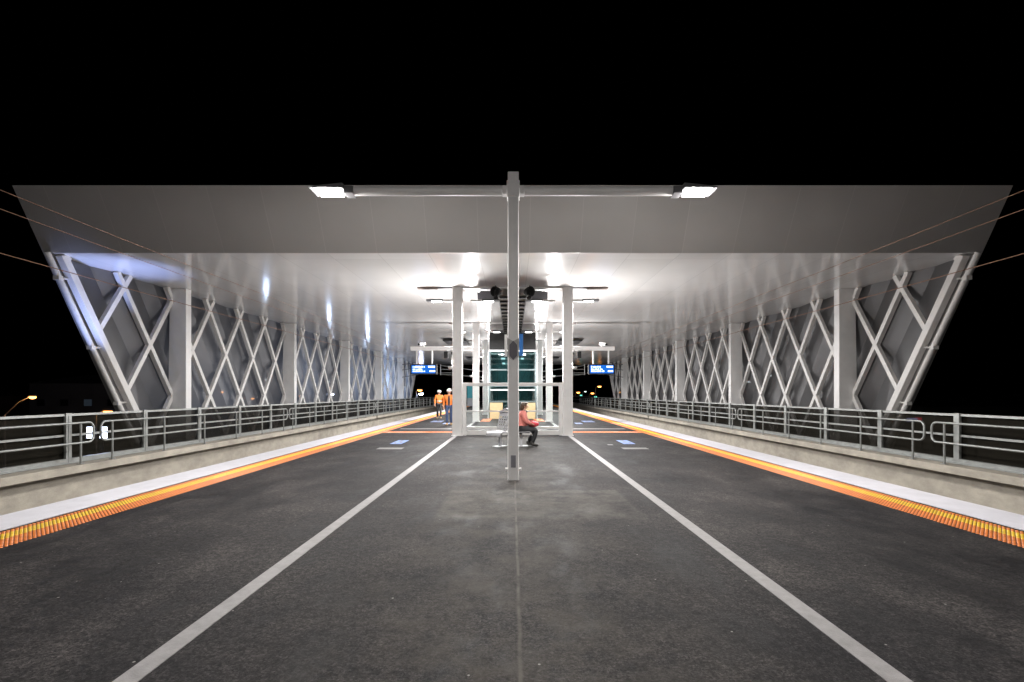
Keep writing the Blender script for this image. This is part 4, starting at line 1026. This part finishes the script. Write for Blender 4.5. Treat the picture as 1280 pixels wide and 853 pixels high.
for x, y, d, m, lab, sz in ((277, 490, 75, 'sodium', 'orange street lamp seen faintly through the second bay of the left lattice', 0.22), (315, 498, 85, 'sodium', 'orange street lamp seen low through the left lattice before the second column', 0.3),
        (375, 495, 95, 'sodium', 'orange street lamp seen through the left lattice just past the second column', 0.32), (412, 484.5, 70, 'sodium', 'orange street lamp above the cold white lamp behind the left lattice', 0.4), (413, 492.5, 68, 'cold', 'cold white lamp glowing behind the left lattice', 0.42),
        (524, 487.5, 120, 'sodium', 'orange street lamp in the dark gap above the white lamp left of the workers', 0.6), (525.5, 492, 118, 'cold', 'cold white lamp in the dark gap left of the workers', 0.55),
        (773.4, 490, 120, 'sodium', 'orange street lamp between the last struts of the right lattice wall', 0.45), (748.6, 483, 110, 'sodium', 'highest orange street lamp in the dark gap under the right screen', 0.42), (722, 490.5, 140, 'sodium', 'orange street lamp just right of the column in the dark gap', 0.5),
        (739.8, 491.5, 135, 'sodium', 'orange street lamp in the middle of the dark gap on the right', 0.45), (731, 489.5, 160, 'whitefar', 'small white lamp between two orange ones in the right gap', 0.35), (725.5, 494, 170, 'teallamp', 'small green lamp low in the right gap beside the column', 0.4),
        (743.7, 496, 150, 'teallamp', 'small green lamp lowest in the right gap', 0.42), (935, 477, 60, 'whitefar', 'small white lamp glimpsed through the right lattice beside the second column', 0.2), (961, 469, 60, 'whitefar', 'brightest small white lamp glimpsed through the second bay of the right lattice', 0.28)):
    street_lamp(x, y, d, M[m], lab, arm=(-0.9, 0, -0.3), size=sz)
# twin work lights outside the left wall
t = thing('work_light', 'pair of glaring cold white work lights behind the left fence', 'work light', (-12.1, 14.1, -7.4))
MB().tube([(0, 0.12, 0), (0, 0.12, 7.95)], 0.05, 8).box(-0.28, 0.28, 0.07, 0.13, 7.80, 7.86).build('mast', M['darkgrey'], t)
for s in (-1, 1):
    h = MB().box(s * 0.19 - 0.12, s * 0.19 + 0.12, -0.03, 0.06, 7.66, 8.02).build('lamp_head', M['darkgrey'], t, bevel=0.01)
    MB().box(s * 0.19 - 0.105, s * 0.19 + 0.105, -0.042, -0.031, 7.68, 8.0).build('lens', M['cold'], h)
spot_light('reflection_spot', (-12.0, 14.1, 0.75), (-12.35, 15.25, 5.57), 1500, (0.36, 0.48, 1.0), R(46), 0.12, 1.0)  # added spot: its patch on the ceiling stands in for bluish reflections
# cool lamps added behind the left wall to make its panels glow
for x, y, z, wt in ((-15.8, 31, 2.4, 260), (-15.6, 41, 2.5, 420), (-15.4, 51, 2.5, 1800), (-15.4, 59, 2.5, 800), (-16.2, 21.5, 0.4, 150)):
    t = thing('panel_glow_lamp', 'added cold white lamp outside the left lattice wall, {} metres along'.format(int(y)), 'added lamp', (x, y, -7.4), group='cold white lamps added outside the left wall')
    MB().tube([(0, 0, 0), (0, 0, z + 7.4)], 0.05, 8).build('pole', M['darkgrey'], t)
    MB().ell((0, 0, z + 7.46), (0.09, 0.09, 0.07), 10, 6).build('lens', M['whitefar'], t, smooth=True)
    point_light('panel_glow', (x, y, z + 0.4), wt, (0.55, 0.70, 1.0), 0.15)
# dark buildings
def house(x0, x1, y0, y1, h, label, nwin, roof=1.6):
    cx, cyy = (x0 + x1) / 2, (y0 + y1) / 2; zg = -7.4
    t = thing('building', label, 'building', (cx, cyy, zg))
    a, b = (x1 - x0) / 2, (y1 - y0) / 2
    MB().box(-a, a, -b, b, 0, h).build('wall', M['building'], t)
    r_ = MB(); r_.add([(-a - .4, -b - .4, h), (a + .4, -b - .4, h), (a + .4, b + .4, h), (-a - .4, b + .4, h), (-a * .7, 0, h + roof), (a * .7, 0, h + roof)], [(0, 1, 5, 4), (2, 3, 4, 5), (1, 2, 5), (3, 0, 4), (3, 2, 1, 0)])
    r_.build('roof', M['roofing'], t)
    for i in range(nwin):
        xw = -a + (i + .5) * 2 * a / nwin
        for zz in (h * 0.3, h * 0.72):
            f = MB().box(xw - .7, xw + .7, -b - .06, -b - .002, zz - .6, zz + .6).build('window', M['darkgrey'], t)
            MB().box(xw - .6, xw + .6, -b - .08, -b - .062, zz - .5, zz + .5).build('pane', M['dimwin'] if (i + int(zz)) % 3 == 0 else M['black'], f)
house(-74, -56, 74, 88, 10.5, 'dark two storey building beyond the left lattice wall', 5)
house(-110, -84, 80, 95, 8.5, 'long dark building at the far left under the leaning street lamp', 6)
house(56, 74, 66, 80, 7.2, 'dark low building beyond the right fence', 4)
house(84, 104, 72, 86, 8.0, 'dark building at the far right edge beyond the fence', 5)
